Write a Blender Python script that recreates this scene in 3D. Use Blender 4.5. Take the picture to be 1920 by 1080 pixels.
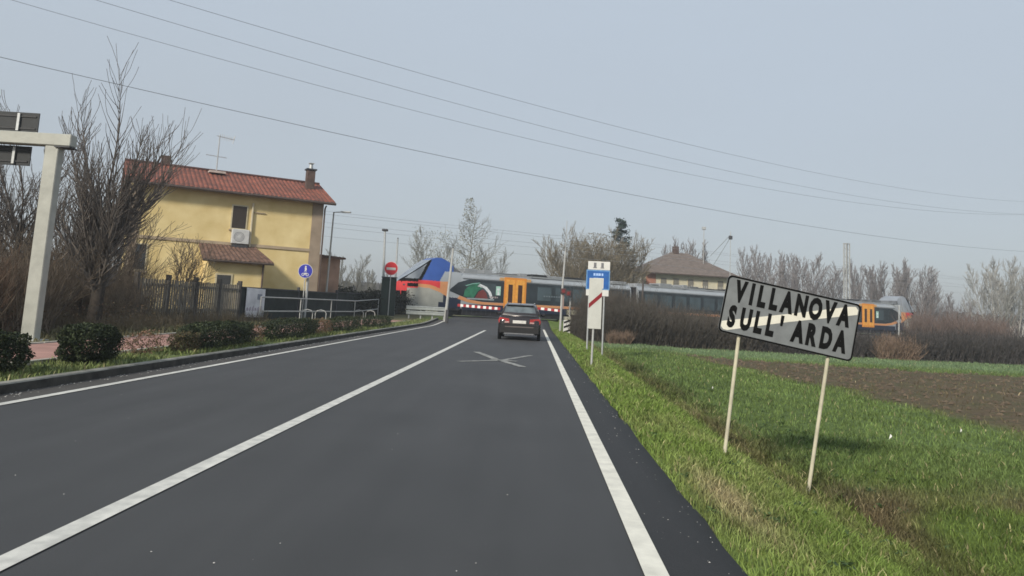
import bpy, math, random
import numpy as np
from mathutils import Vector, Matrix, noise

for o in list(bpy.data.objects): bpy.data.objects.remove(o)
scene = bpy.context.scene
COL = scene.collection
R_ = math.radians

# ------------------------------------------------------------------ camera
FPX = 1387.0; PPX, PPY = 960.0, 402.0; CH = 1.4
ROLL, YAW, PIT = R_(3), R_(2.01), R_(7.06)
cF = Vector((-math.sin(YAW)*math.cos(PIT), math.cos(YAW)*math.cos(PIT), math.sin(PIT)))
cR = Vector((math.cos(YAW), math.sin(YAW), 0)); cD = -cR.cross(cF)
ix = cR*math.cos(ROLL) - cD*math.sin(ROLL); iy = cR*math.sin(ROLL) + cD*math.cos(ROLL)
cam_d = bpy.data.cameras.new('camera'); cam = bpy.data.objects.new('camera', cam_d); COL.objects.link(cam)
M4 = Matrix.Identity(4)
for i in range(3):
    M4[i][0] = ix[i]; M4[i][1] = -iy[i]; M4[i][2] = -cF[i]
M4[2][3] = CH
cam.matrix_world = M4
cam_d.sensor_width = 36; cam_d.lens = FPX/1920*36
cam_d.shift_y = -(540-PPY)/1920; cam_d.shift_x = 0
cam_d.clip_start = 0.05; cam_d.clip_end = 6000
scene.camera = cam

def at(px, py, Y):
    "world point at road distance Y that the photograph shows at pixel px,py"
    dx, dy = px-PPX, py-PPY
    r = cF*FPX + ix*dx + iy*dy
    return Vector((0, 0, CH)) + r*(Y/r.y)

# ------------------------------------------------------------------ world, sun, exposure
SUN_EL, SUN_AZ = R_(30), math.atan2(-0.47, -0.88)      # azimuth measured from +Y clockwise
w = bpy.data.worlds.new('World'); scene.world = w; w.use_nodes = True
nt = w.node_tree; nt.nodes.clear()
sky = nt.nodes.new('ShaderNodeTexSky'); sky.sky_type = 'NISHITA'; sky.sun_disc = False
sky.sun_elevation = SUN_EL; sky.sun_rotation = SUN_AZ
sky.altitude = 50; sky.air_density = 1.0; sky.dust_density = 0.8; sky.ozone_density = 1.6
hs = nt.nodes.new('ShaderNodeHueSaturation'); hs.inputs['Saturation'].default_value = 0.8
mx = nt.nodes.new('ShaderNodeMix'); mx.data_type = 'RGBA'; mx.inputs['Factor'].default_value = 0.82
tcw = nt.nodes.new('ShaderNodeTexCoord'); sxyz = nt.nodes.new('ShaderNodeSeparateXYZ'); nt.links.new(tcw.outputs['Generated'], sxyz.inputs[0])
mrw = nt.nodes.new('ShaderNodeMapRange'); mrw.inputs['From Min'].default_value = 0.02; mrw.inputs['From Max'].default_value = 0.60; nt.links.new(sxyz.outputs['Z'], mrw.inputs['Value'])
veil = nt.nodes.new('ShaderNodeMix'); veil.data_type = 'RGBA'      # thin high veil of cloud, bluer overhead
veil.inputs['A'].default_value = (3.60, 3.84, 4.02, 1); veil.inputs['B'].default_value = (4.45, 5.15, 5.95, 1)
cn = nt.nodes.new('ShaderNodeTexNoise'); cn.inputs['Scale'].default_value = 2.2; cn.inputs['Detail'].default_value = 3
cm_ = nt.nodes.new('ShaderNodeMapping'); cm_.inputs['Scale'].default_value = (1, 1, 3.5); nt.links.new(tcw.outputs['Generated'], cm_.inputs[0]); nt.links.new(cm_.outputs[0], cn.inputs['Vector'])
cv = nt.nodes.new('ShaderNodeMapRange'); cv.inputs['To Min'].default_value = -0.12; cv.inputs['To Max'].default_value = 0.12; nt.links.new(cn.outputs['Fac'], cv.inputs['Value'])
ad = nt.nodes.new('ShaderNodeMath'); ad.use_clamp = True; nt.links.new(mrw.outputs[0], ad.inputs[0]); nt.links.new(cv.outputs[0], ad.inputs[1])
nt.links.new(ad.outputs[0], veil.inputs['Factor']); nt.links.new(veil.outputs['Result'], mx.inputs['B'])
bg = nt.nodes.new('ShaderNodeBackground'); bg.inputs['Strength'].default_value = 0.1
wo = nt.nodes.new('ShaderNodeOutputWorld')
nt.links.new(sky.outputs[0], hs.inputs['Color']); nt.links.new(hs.outputs[0], mx.inputs['A'])
nt.links.new(mx.outputs['Result'], bg.inputs[0]); nt.links.new(bg.outputs[0], wo.inputs[0])
sd = bpy.data.lights.new('sun', 'SUN'); sun = bpy.data.objects.new('sun', sd); COL.objects.link(sun)
sd.energy = 2.9; sd.angle = R_(8); sd.color = (1.0, 0.93, 0.80)
sv = Vector((math.sin(SUN_AZ)*math.cos(SUN_EL), math.cos(SUN_AZ)*math.cos(SUN_EL), math.sin(SUN_EL)))
sun.rotation_euler = sv.to_track_quat('Z', 'Y').to_euler()
scene.view_settings.view_transform = 'Standard'; scene.view_settings.look = 'None'
scene.view_settings.gamma = 1; scene.view_settings.use_curve_mapping = False
scene.view_settings.exposure = 0.42
scene.render.engine = 'CYCLES'
scene.cycles.filter_width = 1.6
scene.cycles.volume_bounces = 0
scene.cycles.transparent_max_bounces = 16

# ------------------------------------------------------------------ materials
MATS = {}
def mat(name, col=(0.5, 0.5, 0.5), rough=0.7, metal=0.0, var=0.15, scale=6.0, bump=0.0, bscale=None,
        col2=None, spec=0.4, attr=None, detail=5, stretch=None, coat=0):
    if name in MATS: return MATS[name]
    m = bpy.data.materials.new(name); m.use_nodes = True; n = m.node_tree; b = n.nodes['Principled BSDF']
    b.inputs['Roughness'].default_value = rough; b.inputs['Metallic'].default_value = metal
    b.inputs['Specular IOR Level'].default_value = spec
    if coat: b.inputs['Coat Weight'].default_value = coat
    tc = n.nodes.new('ShaderNodeTexCoord'); mp = n.nodes.new('ShaderNodeMapping')
    n.links.new(tc.outputs['Object'], mp.inputs[0])
    if stretch: mp.inputs['Scale'].default_value = stretch
    nz = n.nodes.new('ShaderNodeTexNoise'); nz.inputs['Scale'].default_value = scale; nz.inputs['Detail'].default_value = detail
    n.links.new(mp.outputs[0], nz.inputs['Vector'])
    rp = n.nodes.new('ShaderNodeMapRange'); rp.inputs['From Min'].default_value = 0.3; rp.inputs['From Max'].default_value = 0.7
    n.links.new(nz.outputs['Fac'], rp.inputs['Value'])
    mi = n.nodes.new('ShaderNodeMix'); mi.data_type = 'RGBA'
    n.links.new(rp.outputs[0], mi.inputs['Factor'])
    if attr:
        at_ = n.nodes.new('ShaderNodeAttribute'); at_.attribute_name = attr
        for sock, k in (('A', 1-var), ('B', 1+var)):
            mu = n.nodes.new('ShaderNodeVectorMath'); mu.operation = 'SCALE'; mu.inputs['Scale'].default_value = k
            n.links.new(at_.outputs['Color'], mu.inputs[0]); n.links.new(mu.outputs[0], mi.inputs[sock])
    else:
        a = [c*(1-var) for c in col]; c2 = col2 or [min(1, c*(1+var)) for c in col]
        mi.inputs['A'].default_value = (*a, 1); mi.inputs['B'].default_value = (*c2, 1)
    n.links.new(mi.outputs['Result'], b.inputs['Base Color'])
    if bump:
        nb = n.nodes.new('ShaderNodeTexNoise'); nb.inputs['Scale'].default_value = bscale or scale*6; nb.inputs['Detail'].default_value = 6
        n.links.new(mp.outputs[0], nb.inputs['Vector'])
        bp = n.nodes.new('ShaderNodeBump'); bp.inputs['Strength'].default_value = bump; bp.inputs['Distance'].default_value = 0.02
        n.links.new(nb.outputs['Fac'], bp.inputs['Height']); n.links.new(bp.outputs[0], b.inputs['Normal'])
    MATS[name] = m; return m

galv = mat('galvanised_steel', (0.42, 0.43, 0.43), 0.5, 0.35, 0.12, 9)
galv_light = mat('pale_painted_steel', (0.40, 0.40, 0.385), 0.55, 0, 0.1, 5)
beam_m = mat('weathered_zinc_beam', (0.37, 0.37, 0.33), 0.6, 0.1, 0.12, 4, bump=0.15)
sign_back = mat('dull_sign_back', (0.026, 0.028, 0.03), 0.6, 0.2, 0.1, 4)
black = mat('black_rubber', (0.006, 0.006, 0.006), 0.85, spec=0.12)
dark_steel = mat('dark_steel', (0.06, 0.06, 0.065), 0.6, 0.3, 0.25, 8)
white_p = mat('white_paint', (0.62, 0.61, 0.58), 0.5, 0, 0.05, 4)
red_p = mat('red_paint', (0.55, 0.02, 0.025), 0.45, 0, 0.08, 6)
blue_p = mat('blue_sign_paint', (0.02, 0.08, 0.42), 0.4, 0, 0.1, 6)
navy_blue_p = mat('deep_blue_sign_paint', (0.03, 0.035, 0.36), 0.4, 0, 0.1, 6)
glass_d = mat('dark_glass', (0.02, 0.025, 0.03), 0.12, 0, 0.2, 2, spec=0.6)
bark = mat('grey_brown_bark', (0.105, 0.086, 0.073), 0.9, 0, 0.35, 14, bump=0.4, bscale=60)
bark_dark = mat('dark_bark', (0.05, 0.04, 0.032), 0.9, 0, 0.35, 14, bump=0.5, bscale=50)
bark_far = mat('pale_grey_bark', (0.15, 0.135, 0.13), 0.9, 0, 0.3, 3)
bark_tan = mat('tan_twigs', (0.21, 0.175, 0.12), 0.9, 0, 0.3, 3)
brush_brown = mat('brown_brush_stems', (0.145, 0.112, 0.080), 0.95, 0, 0.6, 4)
brush_red = mat('reddish_tan_stems', (0.20, 0.14, 0.10), 0.95, 0, 0.5, 5)
brush_dark = mat('dark_bramble_stems', (0.070, 0.060, 0.048), 0.95, 0, 0.6, 5)

# ------------------------------------------------------------------ mesh helpers
class MB:
    def __init__(s): s.v = []; s.f = []; s.m = []
    def add(s, vs, fs, mi=0):
        o = len(s.v); s.v += [tuple(p) for p in vs]; s.f += [tuple(i+o for i in f) for f in fs]; s.m += [mi]*len(fs); return s
    def box(s, c, d, rz=0, mi=0, tilt=None, bev=0):
        x, y, z = [q/2 for q in d]
        if bev:
            b = min(bev, x*.9, y*.9, z*.9); ring = []
            vs = []
            for zz, ins in ((-z, b), (-z+b, 0), (z-b, 0), (z, b)):
                for sx, sy in ((-1, -1), (1, -1), (1, 1), (-1, 1)):
                    if sx*sy > 0: pts = ((sx*(x-ins), sy*(y-b)), (sx*(x-b), sy*(y-ins)))
                    else: pts = ((sx*(x-b), sy*(y-ins)), (sx*(x-ins), sy*(y-b)))
                    vs += [(px_, py_, zz) for px_, py_ in pts]
            fs = [tuple(range(7, -1, -1)), tuple(range(24, 32))]
            for k in range(3):
                for i in range(8): fs.append((k*8+i, k*8+(i+1) % 8, k*8+8+(i+1) % 8, k*8+8+i))
        else:
            vs = [(i, j, k) for k in (-z, z) for (i, j) in ((-x, -y), (x, -y), (x, y), (-x, y))]
            fs = [(3, 2, 1, 0), (4, 5, 6, 7), (0, 1, 5, 4), (1, 2, 6, 5), (2, 3, 7, 6), (3, 0, 4, 7)]
        m = Matrix.Rotation(rz, 3, 'Z')
        if tilt: m = m @ tilt
        return s.add([m @ Vector(p) + Vector(c) for p in vs], fs, mi)
    def tube(s, pts, rad, n=8, cap=True, mi=0):
        pts = [Vector(p) for p in pts]; k = len(pts)
        if not hasattr(rad, '__len__'): rad = [rad]*k
        vs = []; fs = []
        for i, p in enumerate(pts):
            d = (pts[min(i+1, k-1)] - pts[max(i-1, 0)]).normalized()
            a = d.cross(Vector((0, 0, 1)) if abs(d.z) < 0.95 else Vector((1, 0, 0))).normalized(); b = d.cross(a)
            for j in range(n):
                t = 2*math.pi*j/n; vs.append(p + (a*math.cos(t) + b*math.sin(t))*rad[i])
        for i in range(k-1):
            for j in range(n): fs.append((i*n+j, i*n+(j+1) % n, (i+1)*n+(j+1) % n, (i+1)*n+j))
        if cap: fs.append(tuple(range(n))[::-1]); fs.append(tuple((k-1)*n+j for j in range(n)))
        return s.add(vs, fs, mi)
    def prism(s, poly, fr, depth, mi=0):
        "poly 2-D points mapped by fr(u,v,w), w from 0 to depth"
        n = len(poly)
        vs = [fr(u, v, 0) for u, v in poly] + [fr(u, v, depth) for u, v in poly]
        fs = [tuple(range(n))[::-1], tuple(range(n, 2*n))] + [(i, (i+1) % n, n+(i+1) % n, n+i) for i in range(n)]
        return s.add(vs, fs, mi)
    def build(s, name, m, parent=None, smooth=False):
        me = bpy.data.meshes.new(name); me.from_pydata(s.v, [], s.f); me.update()
        ms = m if isinstance(m, (list, tuple)) else [m]
        for q in ms: me.materials.append(q)
        if len(ms) > 1: me.polygons.foreach_set('material_index', s.m)
        if smooth: me.polygons.foreach_set('use_smooth', [True]*len(s.f))
        o = bpy.data.objects.new(name, me); COL.objects.link(o)
        if parent: o.parent = parent
        return o

def tag(o, label=None, cat=None, group=None, kind=None):
    if label: o['label'] = label
    if cat: o['category'] = cat
    if group: o['group'] = group
    if kind: o['kind'] = kind
    return o
def thing(name, label, cat, loc=(0, 0, 0), rz=0, group=None):
    o = bpy.data.objects.new(name, None); COL.objects.link(o); o.location = loc; o.rotation_euler = (0, 0, rz)
    o.empty_display_size = 0.3
    return tag(o, label, cat, group)
def copy_tree(o, parent=None):
    c = o.copy(); COL.objects.link(c); c.parent = parent
    for ch in [x for x in o.children]: copy_tree(ch, c)
    return c
def fast_mesh(name, V, F, m, attr=None, smooth=False):
    "V (n,3) array, F (k,s) array with constant s"
    me = bpy.data.meshes.new(name); V = np.asarray(V, np.float32); F = np.asarray(F, np.int32); k, sz = F.shape
    me.vertices.add(len(V)); me.vertices.foreach_set('co', V.ravel())
    me.loops.add(k*sz); me.loops.foreach_set('vertex_index', F.ravel())
    me.polygons.add(k); me.polygons.foreach_set('loop_start', np.arange(0, k*sz, sz, dtype=np.int32))
    me.polygons.foreach_set('loop_total', np.full(k, sz, np.int32))
    if smooth: me.polygons.foreach_set('use_smooth', np.ones(k, bool))
    me.update(calc_edges=True); me.validate()
    if attr is not None:
        ca = me.color_attributes.new('tint', 'FLOAT_COLOR', 'POINT')
        ca.data.foreach_set('color', np.hstack([attr, np.ones((len(V), 1))]).astype(np.float32).ravel())
    me.materials.append(m)
    o = bpy.data.objects.new(name, me); COL.objects.link(o); return o
def text_mesh(body, size, bold=0.0, sx=1.0):
    cu = bpy.data.curves.new('lettering', 'FONT'); cu.body = body; cu.size = size; cu.offset = bold; cu.extrude = 0.0
    cu.align_x = 'CENTER'; cu.align_y = 'CENTER'; cu.resolution_u = 3
    o = bpy.data.objects.new('lettering', cu); COL.objects.link(o)
    bpy.context.view_layer.update()
    me = bpy.data.meshes.new_from_object(o); bpy.data.objects.remove(o)
    vs = [(v.co.x*sx, v.co.y) for v in me.vertices]; fs = [tuple(p.vertices) for p in me.polygons]
    bpy.data.meshes.remove(me); return vs, fs
def nz(x, y, z=0.0, s=1.0): return noise.noise(Vector((x*s, y*s, z)))
def sstep(a, b, x):
    t = min(1, max(0, (x-a)/(b-a))); return t*t*(3-2*t)

# ------------------------------------------------------------------ terrain
T0 = Vector((-10.0, 55.5)); TA = math.atan2(0.506, 0.862); TD = Vector((math.cos(TA), math.sin(TA))); TN = Vector((-TD.y, TD.x))
RAILZ = 0.40
def track_bump(x, y):
    d = (Vector((x, y))-T0-TN*1.4).dot(TN)
    return 0.36*(1-sstep(2.2, 14, abs(d))) if d < 0 else 0.36*(1-sstep(3, 10, abs(d)))
def hz(x, y):
    tb = track_bump(x, y)
    if x <= -6.52:
        return max(0.12, tb) + 0.02*nz(x, y, 3, .8)*(1 if x < -7.6 and x > -50 else 0.3)
    if x < 1.25:
        return -0.05 + tb
    f = sstep(1.25, 1.6, x)
    z = -0.03 - 0.05*sstep(1.3, 2.0, x) - 0.30*sstep(2.0, 2.9, x) + 0.09*sstep(3.0, 3.6, x) - 0.16*sstep(5, 9, x)
    z += f*(0.035*nz(x, y, 1, 1.3) + 0.02*nz(x, y, 2, 4.0))
    if x > 3.4: z += 0.03*nz(x, y, 5, 0.5)
    b = tb*1.1
    return z + b*(1 if x < 2.2 else 1.6)

G_A = np.array([0.112, 0.160, 0.036]); G_B = np.array([0.080, 0.125, 0.040]); G_W = np.array([0.090, 0.130, 0.038])
SOIL = np.array([0.094, 0.066, 0.042]); STRAW = np.array([0.27, 0.22, 0.13]); OLIVE = np.array([0.10, 0.085, 0.05])
LEFT = np.array([0.13, 0.125, 0.06]); FAR = np.array([0.115, 0.165, 0.080])
def brown_mask(x, y):
    n = nz(x, y, 9, 0.35)*2.2 + nz(x, y, 4, 1.2)*0.9
    left = float(np.interp(y, [0, 12, 14.2, 18.3, 21.5, 27.7, 34], [11.5, 9.8, 9.1, 8.9, 8.4, 7.4, 6.6])) + n*0.45
    a = sstep(left-0.8, left+1.0, x)
    top = 34.0 - 0.12*(x-8) + n*0.5
    a *= 1-sstep(top-1.2, top+0.6, y)
    return a
def gcol(x, y):
    n1 = nz(x, y, 7, 0.6); n2 = nz(x, y, 8, 2.3); n3 = nz(x, y, 6, 7.0)
    if x < -6.4:
        c = LEFT*(1+0.3*n1) + (OLIVE-LEFT)*min(1, max(0, 0.4+0.9*n2))
        if x > -7.9: c = (np.array([0.13, 0.16, 0.055])*(1+0.3*n3))*(0.6+0.4) + (STRAW-c)*max(0, n2)*0.5
        if x < -13 and y < 60: c = OLIVE*(0.9+0.4*n2)
        return np.clip(c, 0.01, 1)
    if x < 3.1:
        c = G_A*(1+0.25*n1+0.25*n2)
        s = sstep(0.10, 0.42, nz(x*1.5, y*0.35, 2.2, 1.0)+0.15*n3)
        # dry strip beside the asphalt
        d = max(s*0.16, 0.85*math.exp(-((x-1.62-0.13*(6-y)*0.15)/0.22)**2)*math.exp(-((y-6.2)/1.1)**2))
        c = c + (STRAW-c)*min(0.85, d)
        e = math.exp(-((x-2.95)/0.16)**2)*(0.35+0.5*n1)*sstep(6, 9, y)
        c = c + (SOIL*1.1-c)*max(0, min(0.8, e+0.25*math.exp(-((x-2.85)/0.2)**2)))
        return np.clip(c, 0.01, 1)
    near = 1-sstep(7.2, 9.5, y+1.2*n1)
    gw = G_W*(1+0.25*n1+0.22*n2)
    ga = G_A*(0.75+0.3*n2) + (SOIL*1.5-G_A)*max(0, min(0.7, 0.35+1.3*n1))
    c = gw + (ga-gw)*near
    e = math.exp(-((x-3.15-0.1*n1)/0.25)**2)
    c = c + (SOIL*0.9-c)*min(0.7, 0.5*e*(0.6+n2))
    b = brown_mask(x, y); c = c + (SOIL*(1+0.35*n2+0.4*n3)-c)*b*min(1, 0.86+0.3*n3)
    fr = sstep(33, 37, y); c = c + (FAR*(1+0.12*n1)-c)*fr*(1-b)
    if y > 60 or x > 60: c = np.array([0.10, 0.12, 0.06])*(1+0.2*n1)
    return np.clip(c, 0.01, 1)

def axis(parts):
    a = []
    for s0, s1, st in parts: a += list(np.arange(s0, s1-1e-6, st))
    a.append(parts[-1][1]); return a
xs = axis([(-1500, -200, 260), (-200, -60, 28), (-60, -20, 4), (-20, -12, .8), (-12, -6.6, .45)]) + [-6.52, -6.50, -6.2, -4, -2, 0, 1.0, 1.22, 1.26] + \
     axis([(1.34, 4.2, .11), (4.2, 10, .22), (10, 22, .4), (22, 50, 1.2), (50, 90, 5), (90, 250, 32), (250, 1700, 290)])
ys = axis([(-60, -4, 8), (-4, 2.6, 1.1), (2.6, 12, .13), (12, 22, .28), (22, 48, .5), (48, 70, 1), (70, 110, 5), (110, 300, 38), (300, 2600, 460)])
V = np.array([(x, y, hz(x, y)) for y in ys for x in xs]); C = np.array([gcol(x, y) for y in ys for x in xs])
nx = len(xs); Fg = np.array([(j*nx+i, j*nx+i+1, (j+1)*nx+i+1, (j+1)*nx+i) for j in range(len(ys)-1) for i in range(nx-1)])
ground_m = mat('ground_soil_and_turf', rough=0.95, var=0.35, scale=9, bump=0.8, bscale=22, attr='tint', spec=0.15)
g = fast_mesh('ground', V, Fg, ground_m, C, True); tag(g, 'grass verge and farm field ground', None, kind='structure'); del g['label']

# grass
rng = np.random.default_rng(5)
def grass(name, n, xr, yr, hgt, wid, keep, label, bright=1.0, lean=0.5, seed=0, dens_pow=1.0):
    r = np.random.default_rng(seed)
    u = r.random(n); Y = (yr[0]**(1-dens_pow) + u*(yr[1]**(1-dens_pow)-yr[0]**(1-dens_pow)))**(1/(1-dens_pow)) if dens_pow != 1 else yr[0]*(yr[1]/yr[0])**u
    X = xr[0] + r.random(n)*(xr[1]-xr[0])
    P = []; CC = []
    for x, y in zip(X, Y):
        k = keep(x, y)
        if k <= 0 or r.random() > k: continue
        P.append((x, y, hz(x, y))); c = gcol(x, y); q = 0.55+0.9*r.random()
        if r.random() < (0.06 if xr[0] < 3 else .03): c = c*0.4+STRAW*0.75
        CC.append(c*q*bright)
    P = np.array(P); CC = np.array(CC); k = len(P)
    sc = (0.6+0.8*r.random(k))*np.clip(P[:, 1]/7, 0.8, 3.2)**0.75
    h = hgt*sc**0.6*(0.55+0.9*r.random(k)); wd = wid*sc*(0.7+0.6*r.random(k))
    th = r.random(k)*2*math.pi; ph = r.random(k)*2*math.pi; ln = lean*h*(0.3+1.0*r.random(k))
    a = np.stack([np.cos(th)*wd/2, np.sin(th)*wd/2, np.zeros(k)], 1)
    l = np.stack([np.cos(ph)*ln, np.sin(ph)*ln, np.zeros(k)], 1)
    up = np.stack([np.zeros(k), np.zeros(k), h], 1)
    V = np.stack([P-a-[0, 0, .01], P+a-[0, 0, .01], P+a*.8+l*.35+up*.6, P-a*.8+l*.35+up*.6, P+l+up], 1).reshape(-1, 3)
    b = np.arange(k)*5
    F = np.vstack([np.stack([b, b+1, b+2], 1), np.stack([b, b+2, b+3], 1), np.stack([b+3, b+2, b+4], 1)])
    gm = mat('grass_blades', rough=0.75, var=0.1, scale=3, attr='tint', spec=0.2)
    o = fast_mesh(name, V, F, gm, np.repeat(CC, 5, 0)); tag(o, label, 'grass', kind='stuff'); return o
def k_verge(x, y):
    if x < 1.24+0.05*nz(y, 0, 0, 2.5): return 0
    k = 0.35 + 0.65*sstep(1.25, 1.7, x)
    return k*(0.6+0.8*max(0, 0.5+nz(x, y, 3, 1.7)))
grass('verge_grass', 150000, (1.23, 3.4), (3.4, 50), 0.055, 0.0085, k_verge, 'yellow green grass on the verge between the asphalt and the field', 1.25, 0.8, 1)
def k_field(x, y):
    b = brown_mask(x, y)
    return (1-0.93*b)*(0.55+0.7*max(0, 0.5+nz(x, y, 3, 0.9)))*(1.0 if x < 5+y*0.75 else 0)
grass('field_grass', 270000, (3.1, 30), (4.0, 44), 0.042, 0.009, k_field, 'blue green young crop growing in the field behind the town sign', 1.2, 0.7, 2, 0.7)
def k_ditch(x, y):
    return max(0, nz(x*1.2, y, 5.5, .9)+.12)*1.8*math.exp(-((x-3.0)/.28)**2)
grass('ditch_grass', 26000, (2.4, 3.7), (4.2, 30), 0.11, 0.010, k_ditch, 'longer grass tufts tinted dark as shade along the shallow ditch behind the sign posts', .75, .7, 6)  # blade colour darkened to stand in for shading in the ditch
def k_left(x, y):
    return 0.75*max(0, 0.55+nz(x, y, 3, 1.1))
grass('field_edge_grass', 60000, (3.1, 9), (3.9, 11), 0.05, 0.008, lambda x, y: (1 if x < 2.4+y*.75 else 0)*(.6+.8*max(0, .5+nz(x, y, 2, 1.4))), 'mixed green and withered grass at the near edge of the field', 1.15, .8, 9)
grass('kerbside_grass', 22000, (-7.75, -6.62), (7.5, 50), 0.05, 0.012, k_left, 'short patchy grass in the strip between kerb and pink path', 1.0, 0.8, 3)
grass('garden_grass', 16000, (-16, -10.15), (11, 50), 0.07, 0.018, k_left, 'rough olive grass under the bare trees beyond the pink path', 0.9, 0.8, 4)

# ------------------------------------------------------------------ road, path, kerb, markings
def road_mat(name, base, speck, tracks=True):
    m = bpy.data.materials.new(name); m.use_nodes = True; n = m.node_tree; b = n.nodes['Principled BSDF']
    tc = n.nodes.new('ShaderNodeTexCoord')
    def noi(sc, det, st=None):
        q = n.nodes.new('ShaderNodeTexNoise'); q.inputs['Scale'].default_value = sc; q.inputs['Detail'].default_value = det
        mp = n.nodes.new('ShaderNodeMapping'); n.links.new(tc.outputs['Object'], mp.inputs[0])
        if st: mp.inputs['Scale'].default_value = st
        n.links.new(mp.outputs[0], q.inputs['Vector']); return q
    fine = noi(160, 3); mid = noi(1.1, 5, (2.2, 0.18, 1)); blot = noi(0.5, 4)
    def mr(src, a, bb, lo, hi):
        q = n.nodes.new('ShaderNodeMapRange'); q.inputs[1].default_value = a; q.inputs[2].default_value = bb; q.inputs[3].default_value = lo; q.inputs[4].default_value = hi
        n.links.new(src, q.inputs[0]); return q.outputs[0]
    def mul(a, c):
        q = n.nodes.new('ShaderNodeMath'); q.operation = 'MULTIPLY'; n.links.new(a, q.inputs[0]); n.links.new(c, q.inputs[1]); return q.outputs[0]
    v = mul(mul(mr(fine.outputs['Fac'], .3, .7, 1-speck, 1+speck), mr(mid.outputs['Fac'], .3, .7, .90, 1.10)), mr(blot.outputs['Fac'], .3, .7, .9, 1.1))
    vm = n.nodes.new('ShaderNodeVectorMath'); vm.operation = 'SCALE'; vm.inputs[0].default_value = base
    n.links.new(v, vm.inputs['Scale'])
    # pale stones scattered in the surface
    vo = n.nodes.new('ShaderNodeTexVoronoi'); vo.inputs['Scale'].default_value = 24; n.links.new(tc.outputs['Object'], vo.inputs['Vector'])
    st = mr(vo.outputs['Distance'], 0.05, 0.08, 1, 0); sel = noi(3.0, 2)
    rare = n.nodes.new('ShaderNodeMath'); rare.operation = 'GREATER_THAN'; rare.inputs[1].default_value = 0.93 if tracks else 0.62
    sep = n.nodes.new('ShaderNodeSeparateColor'); n.links.new(vo.outputs['Color'], sep.inputs[0]); n.links.new(sep.outputs[0], rare.inputs[0])
    rare2 = mr(sel.outputs['Fac'], .55, .6, 0, 1)
    mi = n.nodes.new('ShaderNodeMix'); mi.data_type = 'RGBA'; n.links.new(mul(mul(st, rare.outputs[0]), rare2), mi.inputs['Factor'])
    n.links.new(vm.outputs[0], mi.inputs['A']); mi.inputs['B'].default_value = (.35, .34, .32, 1)
    n.links.new(mi.outputs['Result'], b.inputs['Base Color']); b.inputs['Roughness'].default_value = 0.72; b.inputs['Specular IOR Level'].default_value = 0.35
    bp = n.nodes.new('ShaderNodeBump'); bp.inputs['Strength'].default_value = 0.35; bp.inputs['Distance'].default_value = 0.006
    n.links.new(fine.outputs['Fac'], bp.inputs['Height']); n.links.new(bp.outputs[0], b.inputs['Normal'])
    return m
asphalt = road_mat('worn_asphalt', (0.050, 0.050, 0.051), 0.22)
asphalt_dark = road_mat('fresh_dark_asphalt', (0.024, 0.024, 0.025), 0.35, False)
gutter_m = road_mat('dirty_gutter_asphalt', (0.062, 0.056, 0.050), 0.4, False)
def rz_(x, y): return track_bump(x, y)
def strip(name, x0, x1, y0, y1, dz, m, edge=0.0, seed=0, nxx=2, thick=0, label=None):
    Y = list(np.arange(y0, min(y1, 110), 0.6)) + list(np.arange(max(y0, 110), y1, 40)) + [y1]
    Xf = lambda t, y: (x0(y) if callable(x0) else x0)*(1-t) + (x1(y) if callable(x1) else x1)*t
    mb = MB(); k = nxx
    for j, y in enumerate(Y):
        for i in range(k+1):
            t = i/k; x = Xf(t, y)
            if edge and i == k: x += edge*nz(y, seed, 0, 1.7)+edge*.5*nz(y, seed, 4, 6)
            mb.v.append((x, y, rz_(x, y)+dz))
    for j in range(len(Y)-1):
        for i in range(k): mb.f.append((j*(k+1)+i, j*(k+1)+i+1, (j+1)*(k+1)+i+1, (j+1)*(k+1)+i)); mb.m.append(0)
    if thick:   # a side skirt along the outer edge
        n0 = len(mb.v)
        for j in range(len(Y)):
            p = mb.v[j*(k+1)+k]; mb.v.append((p[0]+.01, p[1], p[2]-thick))
        for j in range(len(Y)-1): mb.f.append((j*(k+1)+k, n0+j, n0+j+1, (j+1)*(k+1)+k)); mb.m.append(0)
    o = mb.build(name, m, None, True); tag(o, kind='structure'); return o
strip('road', -6.0, 1.0, -30, 400, 0.0, asphalt, nxx=8)
strip('road_shoulder', 0.785, 1.235, -30, 75, 0.004, asphalt_dark, edge=0.05, seed=3, thick=0.07)
strip('gutter', -6.45, -5.98, -30, 51, 0.004, gutter_m)
mark_m = mat('road_paint', (0.50, 0.49, 0.45), 0.6, 0, 0.12, 7, col2=(0.68, 0.66, 0.60), bump=0.1, bscale=150)
mark_y = mat('cream_road_paint', (0.68, 0.65, 0.56), 0.6, 0, 0.14, 6.0, bump=0.1, bscale=150)
worn_m = mat('worn_road_paint', (0.12, 0.12, 0.12), 0.65, 0, 0.3, 6, col2=(0.40, 0.39, 0.35))
strip('edge_line', 0.665, 0.80, -20, 48, 0.008, mark_y)
strip('centre_line', -2.645, -2.50, -20, 41, 0.008, mark_m)
strip('edge_line', -6.0, -5.88, -20, 50, 0.008, mark_m)
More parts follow.
